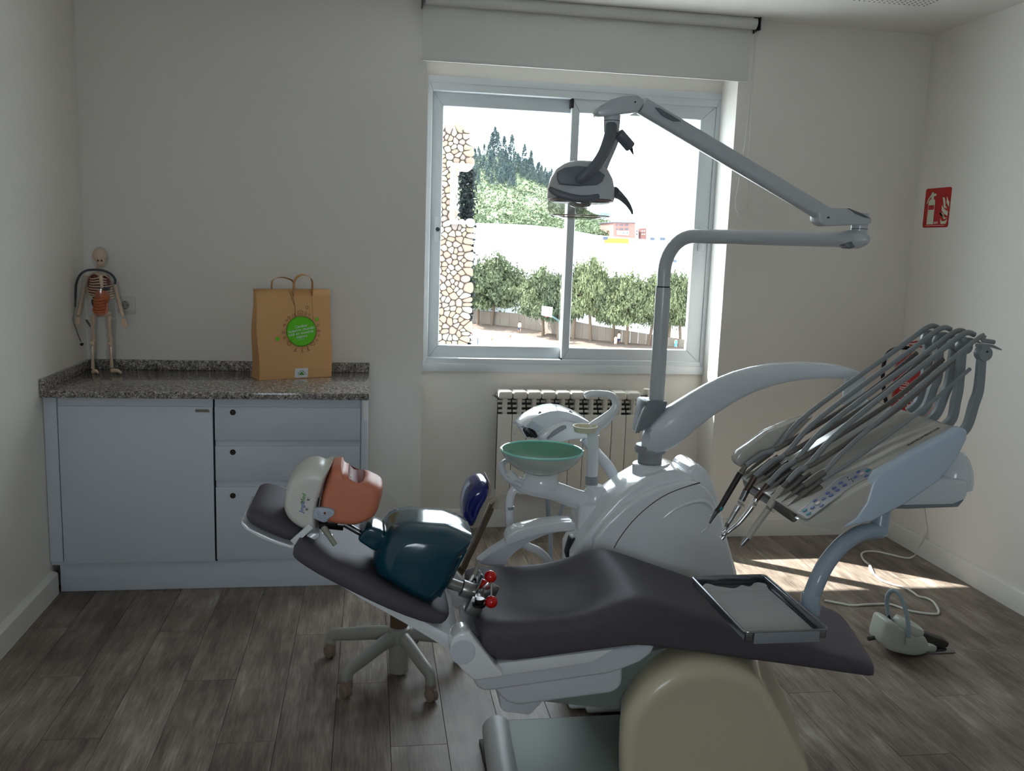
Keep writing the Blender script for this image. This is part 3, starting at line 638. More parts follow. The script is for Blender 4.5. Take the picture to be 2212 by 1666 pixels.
# headrest
HN, HF = 2.33, 2.66
ha, hb_ = PY(527, 1122, HN), PY(648, 1172, HN); hdir = (hb_ - ha).normalized(); hl = (hb_ - ha).length
hup = Vector((-hdir.z, 0, hdir.x)); hup = hup if hup.z > 0 else -hup
hrs = []
for t, e in ((0, .35), (.02, .6), (.1, .86), (.25, .97), (.45, 1), (.65, 1), (.85, .95), (.96, .82), (1, .6)):
    c_ = ha + hdir * (hl * t) + Vector((0, (HF - HN) / 2, 0)); hrs.append([c_ + Vector((0, a2 * (HF - HN) / 2 * (.55 + .45 * e), 0)) + hup * (b2 * .034 * e + .006) for a2, b2 in ring2(1, 1, 20, 2.8)])
MB().loft(hrs).build('headrest_cushion', 'upholstery', chair, sub=1, sharp=80)
hs = [(521, 1124), (540, 1142), (585, 1163), (628, 1178), (650, 1172), (668, 1152), (690, 1152), (690, 1162), (660, 1178), (628, 1186), (605, 1180), (560, 1162), (530, 1145), (521, 1134)]
MB().slab(pys(hs, HN + .03), (0, .24, 0)).build('headrest_shell', 'plastic_white', chair, bevel=.004)
MB().box((0, 0, 0), (.02, .05, .09), at(PY(640, 1180, HN + .12), PY(720, 1196, HN + .12) - PY(640, 1180, HN + .12))).build('headrest_stem', 'plastic_white', chair, bevel=.003)
a_, b_ = PY(632, 1172, HN + .0), PY(672, 1136, HN + .0)
MB().tube([a_, b_], .008, 4, sec=[(1, -.4), (1, .4), (-1, .4), (-1, -.4)]).build('headrest_tag', 'plastic_white', chair)
# --- hinge arm and seat under-shell; traced outlines extruded across the chair
def z1(X, Y): return (960 + .19892 * X, 1340 + .19892 * Y)
def tr(nm, pts, y0, y1, m, bev=.004, seg=2): return MB().slab(pys([z1(*p) for p in pts], y0), (0, y1 - y0, 0)).build(nm, m, chair, bevel=bev, seg=seg)
hng = [(60, 330), (68, 255), (100, 190), (160, 145), (225, 130), (285, 155), (330, 215), (500, 430), (650, 605), (610, 628), (320, 668), (220, 580), (130, 480), (75, 430)]
tr('hinge_arm', hng, CN - .03, CN + .045, 'plastic_white', .008, 3)
cc = PY(*z1(195, 345), CN - .03)
MB().lathe([(.034, 0), (.034, .002), (.032, .004), (0, .0045)], 32, at(cc, (0, -1, 0))).build('hinge_cap', 'plastic_grey', chair)
hf = MB().slab(pys([z1(*p) for p in hng], CN - .03), (0, .06, 0)); 
for p in hf.v: p.y += CF - CN + .0
hf.build('hinge_arm', 'plastic_white', chair, bevel=.008)
tr('under_shell', [(300, 480), (545, 490), (1860, 312), (2120, 272), (2300, 260), (2250, 370), (2130, 460), (1960, 530), (1800, 585), (530, 770), (420, 775), (360, 735), (320, 668)], CN + .03, CF - .03, 'plastic_grey', .01, 3)
tr('under_shell', [(520, 480), (1850, 315), (1600, 462), (640, 610)], CN + .012, CN + .05, 'plastic_white', .003)
tr('under_shell', [(500, 700), (1940, 500), (1940, 620), (1930, 700), (1890, 765), (1800, 805), (800, 935), (690, 905), (620, 850)], CN + .045, CF - .045, 'plastic_grey', .012, 3)
tr('under_shell', [(590, 800), (1100, 780), (1050, 915), (930, 1037), (660, 1005), (610, 965)], CN + .075, CF - .075, 'plastic_grey', .006)
tr('lift_arm', [(1000, 890), (1890, 990), (1960, 800), (2350, 520), (3200, 420), (2400, 300), (1800, 420), (1500, 700)], CN + .10, CF - .10, 'plate_green', .01)
# --- base
bz = .075
pl0, pl1 = PZ(1068, 1552, bz), PZ(1340, 1541, bz)
MB().box((pl0.x, 2.19, .004), (1.12, pl0.y, bz)).build('base_plate', 'plate_green', chair, bevel=.02, seg=3)
bp0 = PZ(1052, 1600, bz + .01)
pth = [(pl0.x + .55, 2.17, .05), (pl0.x + .1, 2.17, .05), (pl0.x + .005, 2.21, .05), (pl0.x - .01, 2.32, .05), (pl0.x - .005, 2.5, .05), (pl0.x + .005, pl0.y - .02, .05)]
MB().tube(pth, .047, 14, k=6).build('base_bumper', 'bumper_grey', chair)
MB().box((pl0.x - .05, 2.14, 0), (pl0.x + .5, pl0.y - .01, .012)).build('base_foot', 'black', chair, bevel=.004)
# cream dome: loft of traced front outline shrinking/bulging in depth
dome = [(1335, 1668), (1333, 1620), (1336, 1555), (1350, 1518), (1385, 1470), (1430, 1436), (1480, 1416), (1530, 1416), (1580, 1426), (1625, 1445), (1650, 1470), (1680, 1530), (1720, 1600), (1750, 1668), (1765, 1710), (1330, 1715)]
dr_ = []
for yy, s_ in ((2.215, .80), (2.203, .86), (2.205, .93), (2.222, .985), (2.25, 1.0), (2.4, 1.0), (2.56, .98), (2.68, .95), (2.71, .88)):
    cx0, cy0 = 1540, 1700
    dr_.append([PY(cx0 + (x - cx0) * s_, cy0 + (y - cy0) * s_, 2.25) for x, y in dome])
    for p in dr_[-1]: p.x += .34 * max(0, yy - 2.25); p.y = yy; p.z = max(p.z, .002)
MB().loft(dr_).build('base_dome', 'plastic_cream', chair, sharp=60, sub=1)
# --- far armrest
def z2(X, Y): return (1040 + .1085 * X, 1100 + .1085 * Y)
arm = [(-80, 1080), (200, 860), (480, 690), (500, 620), (535, 550), (700, 430), (1150, 320), (1500, 270), (1800, 262), (1860, 285), (1870, 420), (1830, 450), (1500, 470), (1250, 530), (900, 700), (700, 850), (540, 1000), (450, 1150), (200, 1150)]
ar = MB().slab(pys([z2(*p) for p in arm], CF + .03), (0, .055, 0)).build('armrest_support', 'plastic_grey', chair, bevel=.012, seg=3)
armp = [(490, 640), (510, 590), (560, 520), (700, 430), (950, 365), (1150, 320), (1500, 270), (1800, 262), (1860, 285), (1868, 400), (1830, 445), (1500, 455), (1200, 500), (900, 585), (530, 725), (500, 700)]
MB().slab(pys([z2(*p) for p in armp], CF + .022), (0, .075, 0)).build('armrest', 'plastic_white', chair, bevel=.01, seg=3)
# ================================================================ dental training manikin strapped to the chair back
mat('mani_white', (212, 212, 206), .3, spec=.5); mat('mani_skin', (204, 126, 98), .45, spec=.4); mat('mani_inner', (120, 44, 34), .6)
mat('mani_teal', (10, 66, 82), .14, spec=.6, coat=.5); mat('mani_ear', (176, 186, 200), .5); mat('tooth', (235, 228, 212), .3); mat('lever_grey', (150, 152, 138), .5)
mat('knob_red', (196, 14, 14), .18, coat=.6); mat('gunmetal', (64, 62, 62), .25, metal=.9)
MY = 2.41; MC = 2.345
mk = thing('dental_manikin', 'dental training manikin with white skull shell, rubber face and teal torso', 'manikin', tuple(PY(900, 1250, MY)))
def z3(X, Y): return (600 + .12605 * X, 980 + .12605 * Y)
# head: lofted across depth with the traced side silhouette; halfwidth profile per contour scale
HW = .078
def head_loft(outline, ys, cen, nm, m, cap=True, sub=1):
    rings = []
    for yy, s_ in ys:
        rings.append([PY(cen[0] + (x - cen[0]) * s_, cen[1] + (y - cen[1]) * s_, MY - .012) + Vector((0, .012 + yy * HW, 0)) for x, y in outline])
    return MB().loft(rings, cap=cap).build(nm, m, mk, sub=sub, sharp=70)
prof = [(-1.0, .60), (-.985, .70), (-.93, .82), (-.80, .91), (-.55, .975), (-.2, 1.0), (.2, 1.0), (.55, .975), (.80, .91), (.93, .82), (.985, .70), (1.0, .60)]
skull = [z3(*p) for p in [(105, 830), (115, 700), (150, 560), (210, 410), (310, 270), (440, 160), (570, 108), (690, 102), (770, 130), (820, 160), (860, 150), (900, 135), (955, 90), (940, 150), (880, 290), (830, 420), (770, 620), (730, 760), (705, 900), (690, 1000), (690, 1250), (690, 1280), (560, 1262), (420, 1225), (290, 1150), (190, 1050), (130, 940)]]
head_loft(skull, prof, z3(480, 700), 'skull_shell', 'mani_white')
face = [z3(*p) for p in [(942, 150), (980, 138), (1090, 130), (1105, 140), (1122, 225), (1200, 250), (1240, 262), (1330, 320), (1420, 360), (1500, 372), (1575, 375), (1650, 425), (1720, 450), (1785, 490), (1805, 540), (1800, 640), (1770, 780), (1720, 930), (1660, 1020), (1600, 1050), (1480, 1110), (1380, 1150), (1280, 1158), (1100, 1135), (900, 1110), (700, 1050), (708, 900), (740, 750), (790, 570), (850, 380), (905, 240)]]
fprof = [(-1.01, .66), (-1.0, .76), (-.95, .86), (-.84, .93), (-.6, .98), (-.3, 1.0), (.3, 1.0), (.6, .98), (.84, .93), (.95, .86), (1.0, .76), (1.01, .66)]
fm = head_loft(face, fprof, z3(1150, 720), 'face_mask', 'mani_skin')
# mouth opening: dark cavity sunk into the cheek line with its rim, plus teeth
mo = [z3(*p) for p in [(1195, 290), (1240, 262), (1330, 322), (1420, 362), (1500, 374), (1577, 376), (1570, 410), (1520, 460), (1450, 500), (1360, 512), (1280, 490), (1220, 430), (1195, 360)]]
mc = [z3(*p) for p in [(1195, 330), (1215, 150), (1400, 150), (1640, 300), (1585, 390), (1530, 455), (1450, 498), (1360, 512), (1280, 490), (1220, 430)]]
cut(fm, MB().slab(pys(mc, MY - HW * .93), (0, HW * 1.86, 0)).build('cutter', 'mani_inner', mk, fix=True))
for j in range(9):
    q = PY(*z3(1246 + (j % 2) * 6, 330 + j * 9), MY) + Vector((0, (j - 4) * .0105, 0))
    MB().ell(q, (.0042, .004, .0022), 8, 6).build('tooth', 'tooth', mk)
MB().tube([PY(*z3(1235, 380), MY) + Vector((0, (j - 4) * .0105, -.004)) for j in range(9)], .006, 8).build('gum', 'mani_inner', mk)
# ear
ear = [z3(*p) for p in [(622, 960), (660, 935), (850, 940), (950, 965), (980, 1010), (960, 1060), (880, 1120), (840, 1180), (780, 1190), (680, 1150), (605, 1110), (610, 1040)]]
eo = MB().slab(pys(ear, MY - HW - .012), (0, .02, 0)).build('ear', 'mani_ear', mk, bevel=.005, seg=3)
MB().tube([PY(*z3(*p), MY - HW - .0125) for p in [(640, 990), (690, 1010), (720, 1070), (780, 1085), (860, 1060), (900, 1000)]], .0035, 8, k=5).build('ear_fold', 'mani_ear', eo)
MB().tube([PY(*z3(*p), MY - HW - .0125) for p in [(625, 1090), (700, 1120), (790, 1130), (870, 1090), (950, 1040)]], .003, 8, k=5).build('ear_fold', 'mani_ear', eo)
MB().lathe([(.003, 0), (.003, .002)], 12, at(PY(*z3(805, 1020), MY - HW - .012), (0, -1, 0))).build('ear_hole', 'mani_inner', eo)
er2 = MB().slab(pys(ear, MY + HW - .008), (0, .02, 0)).build('ear', 'mani_ear', mk, bevel=.005)
MB().slab(pys([z3(660, 930), z3(690, 765), z3(728, 765), z3(700, 930)], MY - HW - .001), (0, .004, 0)).build('hinge_slot', 'black', mk)
for p in ((525, 785), (498, 952)): MB().lathe([(.0038, 0), (.0034, .0016), (0, .002)], 14, at(PY(*z3(*p), MY - HW - .0005), (0, -1, 0))).build('screw', 'steel', mk)
mat('brand_blue', (24, 90, 170), .5); mat('brand_green', (60, 140, 30), .5)
LB = lambda p: basis(PY(*z3(*p), MY - HW - .001), (.16, 0, .987), (-.987, 0, .16), (0, -1, 0))
lettering('brand_text', 'Jingle', .0155, LB((418, 915)), 'brand_blue', mk, shear=.2); lettering('brand_text', 'Med', .0155, LB((437, 775)), 'brand_green', mk, shear=.2)
# neck hardware
a_ = PY(*z3(700, 1260), MY); 
MB().box((-.03, -.022, -.008), (.02, .022, .016), Matrix.Translation(PY(*z3(900, 1200), MY))).build('neck_block', 'gunmetal', mk, bevel=.004)
n0, n1 = PY(*z3(880, 1190), MY), PY(*z3(1130, 1215), MY)
MB().cyl(n0, n1, .017, n=18).build('neck_joint', 'gunmetal', mk)
r0, r1 = PY(*z3(1110, 1190), MY), PY(*z3(1430, 1370), MY)
MB().cyl(r0, r1, .0085, n=18).build('neck_rod', 'steel', mk)
l0, l1 = PY(*z3(775, 1250), MY - HW - .006), PY(*z3(985, 1570), MY - HW - .016)
lv = MB().tube([l0, l0.lerp(l1, .5), l1], [.0095, .0075, .0065], 10).build('clamp_lever', 'lever_grey', mk)
MB().lathe([(.0095, -.03), (.0095, .004), (.006, .007), (0, .007)], 16, at(l0, (0, -1, 0))).build('lever_pivot', 'black', lv)
# --- torso: faceted teal shell
def z4(X, Y): return (500 + .28933 * X, 960 + .28933 * Y)
tor = [(1055, 880), (1070, 800), (1140, 630), (1180, 560), (1240, 520), (1330, 493), (1470, 505), (1600, 512), (1700, 560), (1800, 625), (1790, 680), (1745, 770), (1690, 900), (1640, 1010), (1600, 1060), (1540, 1120), (1490, 1165), (1440, 1160), (1300, 1090), (1140, 990), (1080, 950)]
TW = .135
tc_ = z4(1420, 850); rg = []
for t, s_, dz in ((-1.0, .62, 0), (-.97, .70, 0), (-.80, .88, 0), (-.62, .985, 0), (-.3, 1.0, 0), (.3, 1.0, 0), (.62, .985, 0), (.80, .88, 0), (.97, .70, 0), (1.0, .62, 0)):
    rg.append([PY(tc_[0] + (x - tc_[0]) * s_, tc_[1] + (y - tc_[1]) * s_, MY - .06) + Vector((0, .06 + t * TW, 0)) for x, y in [z4(p[0], p[1] + max(0, 800 - p[1]) * .26) for p in tor]])
torso = MB().loft(rg).build('torso', 'mani_teal', mk, bevel=.006, seg=3, sharp=35)
nk = [z4(*p) for p in [(940, 710), (1000, 635), (1040, 620), (1135, 650), (1160, 710), (1120, 790), (1060, 800), (960, 735)]]
MB().slab(pys(nk, MY - .06), (0, .12, 0)).build('neck_collar', 'mani_teal', mk, bevel=.016, seg=3)
rb_ = [z4(*p) for p in [(1555, 612), (1600, 590), (1700, 620), (1800, 668), (1775, 700), (1640, 640)]]
MB().slab(pys(rb_, MY - .03), (0, .09, 0)).build('torso_ridge', 'mani_teal', mk, bevel=.006, seg=2)
for p in ([(1640, 960), (1740, 780), (1765, 790), (1675, 960)], [(1540, 1140), (1640, 960), (1660, 975), (1560, 1150)]):
    MB().slab(pys([z4(*q) for q in p], MY - TW * .72), (0, .05, 0)).build('torso_rib', 'mani_teal', mk, bevel=.003)
# --- hip clamp with red knobs
def z5(X, Y): return (960 + .08403 * X, 1210 + .08403 * Y)
d0, d1 = PY(*z5(230, 640), MC), PY(*z5(740, 840), MC); dd = (d1 - d0).normalized()
MB().cyl(d0 - dd * .02, PY(*z5(430, 700), MC), .0155, n=24).build('hip_collar', 'steel', mk)
MB().cyl(PY(*z5(440, 715), MC), PY(*z5(770, 830), MC), .0235, n=28).build('hip_coupling', 'steel', mk, bevel=.001)
MB().slab(pys([z5(*p) for p in [(520, 1350), (730, 930), (1080, 1040), (870, 1535)]], MC - .035), (0, .07, -.006)).build('clamp_foot', 'steel', mk, bevel=.002)
MB().slab(pys([z5(*p) for p in [(770, 860), (950, 480), (1010, 440), (840, 870)]], MC - .03), (0, .07, 0)).build('clamp_jaw', 'chrome', mk, bevel=.002)
MB().slab(pys([z5(*p) for p in [(830, 870), (1130, 560), (1300, 620), (1430, 710), (1310, 960), (1060, 1000)]], MC + .02), (0, .006, 0)).build('clamp_plate', 'chrome', mk, bevel=.0015)
MB().cyl(PY(*z5(900, 1200), MC - .045), PY(*z5(905, 990), MC - .045), .013, n=20).build('clamp_screw', 'gunmetal', mk)
MB().lathe([(.017, 0), (.019, .004), (.019, .009), (.012, .012)], 20, at(PY(*z5(890, 1190), MC - .045), (0, 0, 1))).build('clamp_washer', 'gunmetal', mk)
ka, kb = PY(*z5(1205, 1075), MC - .05), PY(*z5(1185, 425), MC - .02)
MB().cyl(PY(*z5(1205, 950), MC - .05), PY(*z5(1210, 620), MC - .035), .0032, n=10).build('knob_rod', 'chrome', mk)
MB().tube([PY(*z5(1215, 660), MC - .035), PY(*z5(1185, 540), MC - .02)], [.006, .004], 8).build('knob_rod', 'lever_grey', mk)
for k in (ka, kb, PY(*z5(1010, 650), MC + .05)): MB().ell(k, .0172, 24, 16).build('red_knob', 'knob_red', mk)
MB().cyl(PY(*z5(660, 580), MC + .02), PY(*z5(740, 420), MC + .05), .006, n=12).build('clamp_stud', 'chrome', mk)
MB().tube([PY(*z5(735, 430), MC + .05), PY(*z5(890, 20), MC + .09)], [.0065, .0045], 8).build('clamp_lever', 'lever_grey', mk)
# ================================================================ water unit (cuspidor column) behind the chair
UY0, UY1 = 2.80, 3.24
mat('seam_dark', (70, 72, 74), .6); mat('gel_grey', (148, 152, 156), .4)
wu = thing('water_unit', 'white water unit with arched body and glass cuspidor behind the chair', 'water unit', (1.15, 3.0, 0))
def z6(X, Y): return (1350 + .18607 * X, 940 + .18607 * Y)
def z7(X, Y): return (1040 + .27125 * X, 780 + .27125 * Y)
# main arch (outer), then the front cover panel a little proud of it
def floor_slab(pts, y0, dep, nm, m, bev, xr, xl):
    q = pys(pts, y0); q += [Vector((xr, y0, .01)), Vector((xl, y0, .01))]
    return MB().slab(q, (0, dep, 0)).build(nm, m, wu, bevel=bev, seg=3, sharp=50)
UX1 = PY(1625, 1390, UY0).x
arch = [z7(*p) for p in [(735, 1560), (800, 1440), (930, 1265), (1080, 1100), (1210, 1000), (1340, 925), (1450, 888), (1550, 874), (1620, 880), (1690, 930), (1740, 1010), (1800, 1200), (1960, 1600)]]
floor_slab(arch, UY0 + .03, .2, 'arch_body', 'plastic_white', .016, UX1 - .06, PY(1245, 1300, UY0).x)
fr = [z7(*p) for p in [(850, 1500), (900, 1420), (1000, 1290), (1130, 1170), (1280, 1080), (1430, 1010), (1560, 975), (1640, 965), (1720, 968), (1790, 1010), (1850, 1080), (1890, 1170), (1960, 1400), (2040, 1690), (850, 1700)]]
fr = fr[:-1]
floor_slab(fr[1:-1] + [(1590, 1238)], UY0, .07, 'front_cover', 'plastic_white', .012, UX1, PY(1280, 1300, UY0).x)
sm = [z7(*p) for p in [(1055, 1490), (1100, 1410), (1200, 1280), (1340, 1150), (1480, 1060), (1620, 1005), (1740, 970)]]
MB().tube(pys(sm, UY0 + .001), .0022, 6, k=5).build('cover_seam', 'seam_dark', wu)
# shallow grip recess rim on the cover
gr = [z6(*p) for p in [(440, 960), (600, 850), (760, 785), (880, 765), (960, 790), (1010, 850), (1010, 920), (960, 945)]]
MB().tube(pys(gr, UY0 + .004), [.004, .008, .009, .009, .008, .004], 8, k=5).build('grip_rim', 'plastic_white', wu)
lobe = [z7(*p) for p in [(1640, 880), (1680, 835), (1740, 828), (1800, 870), (1850, 960), (1900, 1130), (1960, 1400), (2040, 1690), (1700, 1690)]]
floor_slab(lobe[:-1], UY0 + .05, .17, 'side_lobe', 'plastic_white', .02, UX1 + .01, UX1 - .3)
# neck that carries the arms
PYp = 2.935
c0 = PY(1405, 1040, PYp); ctop = PY(1406, 1000, PYp)
MB().lathe([(.066, c0.z - .03), (.066, ctop.z - .004), (.062, ctop.z), (.052, ctop.z + .001)], 30, Matrix.Translation((c0.x, PYp, 0))).build('neck_socket', 'plastic_white', wu)
# cuspidor: bracket arm, cup, glass bowl
mat('bowl_glass', (108, 168, 146), .08, spec=.6, coat=.5); mat('bowl_edge', (150, 226, 212), .05, spec=.8, coat=1); mat('bowl_outer', (196, 206, 196), .15, coat=.4); mat('cream_plastic', (226, 220, 196), .4)
BY = 2.96
bl, br = PY(1083, 970, BY), PY(1257, 985, BY); bc = (bl + br) / 2; Rb = (br - bl).length / 2; bc.z = PY(1170, 973, BY).z
cu = MB().lathe([(Rb * 1.0, 0), (Rb * .97, -.012), (Rb * .86, -.035), (Rb * .7, -.055), (Rb * .5, -.07), (Rb * .34, -.078), (0, -.078)], 44, Matrix.Translation(bc), cap=False).build('bowl_outside', 'bowl_outer', wu)
MB().lathe([(Rb * .975, .003), (Rb * .93, -.012), (Rb * .82, -.033), (Rb * .62, -.05), (Rb * .3, -.06), (Rb * .08, -.063), (0, -.063)], 44, Matrix.Translation(bc), cap=False).build('bowl_inside', 'bowl_glass', wu)
MB().tube([bc + Vector((Rb * .99 * math.cos(a / 44 * 6.2832), Rb * .99 * math.sin(a / 44 * 6.2832), .001)) for a in range(44)], .0045, 8, closed=True).build('bowl_rim', 'bowl_edge', wu)
MB().lathe([(Rb * .36, -.078), (Rb * .40, -.085), (Rb * .44, -.11), (Rb * .42, -.135), (Rb * .2, -.14), (0, -.14)], 32, Matrix.Translation(bc)).build('bowl_mount', 'plastic_white', wu)
pth = [PY(1100, 1022, BY - .04), PY(1120, 1045, BY - .02), PY(1150, 1053, BY), PY(1200, 1062, BY + .01), PY(1250, 1080, BY + .03), PY(1292, 1085, BY + .04)]
MB().tube(pth, [.012, .022, .03, .034, .036, .032], 14, k=5, sec=[(a, b2 * .9) for a, b2 in ring2(1, 1, 14, 2.6)]).build('bowl_arm', 'plastic_white', wu)
MB().tube([PY(1128, 1050, BY - .05), PY(1098, 1035, BY - .03), PY(1086, 1018, BY), PY(1084, 1005, BY + .02), PY(1093, 996, BY + .04)], [.010, .0125, .013, .012, .009], 12, k=5).build('bowl_handle', 'plastic_grey', wu)
el = PY(1285, 1072, BY + .04)
MB().lathe([(.0, -.055), (.042, -.05), (.046, -.02), (.044, .015), (.030, .032), (.026, .04)], 26, Matrix.Translation(el)).build('arm_knuckle', 'plastic_white', wu)
p7 = [z7(*p) for p in [(785, 1160), (960, 1150), (985, 1170), (960, 1250), (880, 1400), (760, 1560), (770, 1300)]]
MB().slab(pys(p7, BY - .04), (0, .12, 0)).build('column_foot', 'plastic_white', wu, bevel=.012, seg=3)
# cup filler pillar with hook spout and cup tray
cb, ctp = PY(1278, 1055, BY + .04), PY(1282, 940, BY + .04)
MB().cyl(cb, ctp, .0205, n=24).build('filler_pillar', 'plastic_white', wu)
MB().cyl(PY(1278, 1046, BY + .04), PY(1278, 1028, BY + .04), .0222, n=24).build('pillar_ring', 'gel_grey', wu)
MB().tube([ctp, PY(1283, 925, BY + .04), PY(1305, 908, BY + .04), PY(1324, 890, BY + .04), PY(1331, 872, BY + .04), PY(1322, 856, BY + .04), PY(1300, 851, BY + .04), PY(1275, 851, BY + .04), PY(1263, 856, BY + .04)], [.0215, .024, .021, .016, .0135, .0125, .0115, .011, .009], 16, k=6).build('filler_spout', 'plastic_white', wu)
cc = PY(1264, 925, BY); 
MB().lathe([(.0, -.014), (.036, -.013), (.043, .008), (.040, .008), (.034, -.008), (0, -.008)], 30, Matrix.Translation(cc)).build('cup_tray', 'cream_plastic', wu)
# drain pipe and hoses under the cuspidor
MB().tube([PY(1138, 1060, BY), PY(1112, 1058, BY), PY(1101, 1080, BY), PY(1101, 1130, BY), PY(1112, 1160, BY), PY(1140, 1180, BY + .02), PY(1165, 1192, BY + .03), PY(1185, 1215, BY + .03), PY(1188, 1260, BY + .03)], .0145, 14, k=6).build('drain_pipe', 'plastic_white', wu)
MB().cyl(PY(1101, 1100, BY), PY(1101, 1094, BY), .0155, n=16).build('pipe_collar', 'gel_grey', wu)
mat('hose_grey', (150, 158, 164), .45)
def corrugated(nm, pts, r, k, parent, m='hose_grey', pitch=.006):
    path = smooth_path(pts, k); dense = []
    for a, b2 in zip(path, path[1:]):
        n = max(1, int((b2 - a).length / (pitch / 2)))
        for i in range(n): dense.append(a.lerp(b2, i / n))
    dense.append(path[-1]); rs = [r * (1 if i % 2 else .86) for i in range(len(dense))]
    return MB().tube(dense, rs, 10).build(nm, m, parent, sharp=80)
corrugated('suction_hose', [PY(1182, 1060, BY + .08), PY(1185, 1120, BY + .08), PY(1189, 1170, BY + .08), PY(1190, 1260, BY + .08)], .0085, 5, wu)
corrugated('suction_hose', [PY(1218, 1070, BY + .1), PY(1216, 1095, BY + .1), PY(1205, 1115, BY + .09), PY(1180, 1132, BY + .06)], .0075, 6, wu)
# small black filter box low on the column
MB().slab(pys([(1234, 1165), (1243, 1162), (1240, 1195), (1228, 1215), (1224, 1200)], BY - .06), (0, .05, 0)).build('filter_box', 'black', wu, bevel=.003)
# ---------------------------------------------------------------- assistant console behind the bowl
ac = thing('assistant_console', 'curved white assistant console with suction holders behind the glass bowl', 'console', tuple(PY(1230, 960, 3.25)))
def z8(X, Y): return (1060 + .13562 * X, 840 + .13562 * Y)
AY = 3.20
top = [z8(*p) for p in [(480, 650), (640, 500), (800, 410), (950, 365), (1080, 352), (1220, 372), (1400, 440), (1570, 530), (1700, 640), (1690, 700), (1400, 560), (1200, 520), (1020, 560), (860, 670), (720, 790), (560, 790)]]
MB().slab(pys(top, AY), (0, .16, 0)).build('console_shell', 'plastic_white', ac, bevel=.012, seg=3)
sd_ = [z8(*p) for p in [(720, 800), (860, 680), (1020, 570), (1200, 525), (1400, 565), (1700, 690), (1640, 800), (1300, 820), (1000, 900)]]
MB().slab(pys(sd_, AY - .02), (0, .12, 0)).build('console_side', 'plastic_white', ac, bevel=.012, seg=3)
MB().tube(pys([z8(*p) for p in [(900, 800), (1020, 700), (1140, 625), (1200, 610)]], AY - .021), [.004, .009, .009, .005], 10, k=5).build('console_grip', 'gel_grey', ac)
for a2, b2 in (((790, 425), (1020, 545)), ((1270, 415), (1410, 490))):
    pa, pb = PY(*z8(*a2), AY), PY(*z8(*b2), AY)
    MB().tube([pa + Vector((0, .03, .006)), pb + Vector((0, .03, .0))], .006, 4).build('tray_rib', 'gel_grey', ac)
kp = [PY(*z8(560, 590), AY - .012), PY(*z8(650, 510), AY - .012), PY(*z8(850, 630), AY - .012), PY(*z8(760, 700), AY - .012)]
MB().slab(kp, (0, .004, 0)).build('key_panel', mat('key_panel', (196, 204, 214), .2), ac)
for k in range(3):
    pq = PY(*z8(600 + k * 55, 740 + k * 8), AY - .03)
    MB().lathe([(.009, 0), (.009, .05)], 12, at(pq, (-.2, .9, .4))).build('suction_socket', 'black', ac)
MB().slab(pys([z8(*p) for p in [(560, 680), (600, 640), (710, 760), (680, 780)]], AY - .04), (0, .03, 0)).build('suction_valve', 'chrome_dark', ac, bevel=.003)
clear_mat('clear_plastic', (.86, .9, .95), .12, .05)
MB().tube([PY(*z8(*p), AY - .035) for p in [(600, 670), (500, 600), (430, 555), (380, 545), (355, 560)]], .0045, 10, k=4).build('suction_tip', 'clear_plastic', ac)
MB().tube([PY(*z8(*p), AY - .02) for p in [(560, 620), (460, 605), (410, 630), (390, 690), (375, 740)]], [.003, .003, .003, .004, .0065], 10, k=4).build('suction_tip', 'clear_plastic', ac)
MB().tube([PY(1262, 946, AY + .03), PY(1285, 975, AY + .02), PY(1315, 1010, 3.13), PY(1340, 1060, 3.07)], .02, 12, k=5).build('console_arm', 'plastic_grey', ac)
# ================================================================ operating light on its pole
mat('light_grey', (186, 192, 196), .3, coat=.4); mat('light_dark', (104, 110, 118), .4)
ol = thing('operating_light', 'grey dental operating light on a pole with jointed arm', 'dental light', tuple(PY(1425, 880, PYp)))
b0_, t0_ = PY(1418, 880, PYp), PY(1432, 621, PYp); b0_.x = t0_.x = (b0_.x + t0_.x) / 2
MB().cyl(b0_ + Vector((0, 0, .022)), t0_, .0255, n=28).build('pole_sleeve', 'light_grey', ol)
MB().cyl(t0_, t0_ + Vector((0, 0, .004)), .023, n=24).build('pole_gap', 'black', ol)
LY = 2.36
e_end = PY(1822, 517, LY); zt = e_end.z
bt_ = Vector((t0_.x, PYp, zt - .12)); hv = (Vector((e_end.x, LY, zt)) - Vector((t0_.x, PYp, zt))).normalized()
arc = [bt_ + (Vector((0, 0, 1)) * math.sin(a) + hv * (1 - math.cos(a))) * .12 for a in [math.radians(9 * i) for i in range(11)]]
MB().tube([t0_] + arc + [Vector((e_end.x, LY, zt))], .0222, 22).build('pole_upper', 'light_grey', ol)
# end fitting of the horizontal arm
kn = Vector((e_end.x, LY, zt))
MB().tube([kn - hv * .005, kn + hv * .02, kn + hv * .05, kn + hv * .075], [.0226, .026, .024, .010], 22, k=4).build('elbow_lower', 'light_grey', ol)
pv = PY(1855, 505, LY - .02)
MB().cyl(pv + Vector((0, 0, -.03)), pv + Vector((0, 0, .055)), .0225, n=26).build('elbow_pivot', 'light_grey', ol)
MB().cyl(pv + Vector((0, 0, .012)), pv + Vector((0, 0, .0135)), .0228, n=26).build('pivot_gap', 'black', ol)
def trl(nm, pts, y0, y1, m, parent, bev=.004, seg=3): return MB().slab(pys(pts, y0), (0, y1 - y0, 0)).build(nm, m, parent, bevel=bev, seg=seg)
trl('elbow_upper', [(1768, 455), (1785, 450), (1830, 450), (1862, 462), (1884, 473), (1885, 481), (1875, 486), (1832, 487), (1784, 489), (1770, 480)], LY - .05, LY + .005, 'light_grey', ol, .016)
trl('elbow_insert', [(1834, 450), (1862, 461), (1882, 472), (1868, 470), (1848, 462)], LY - .052, LY + .0, 'light_dark', ol, .001)
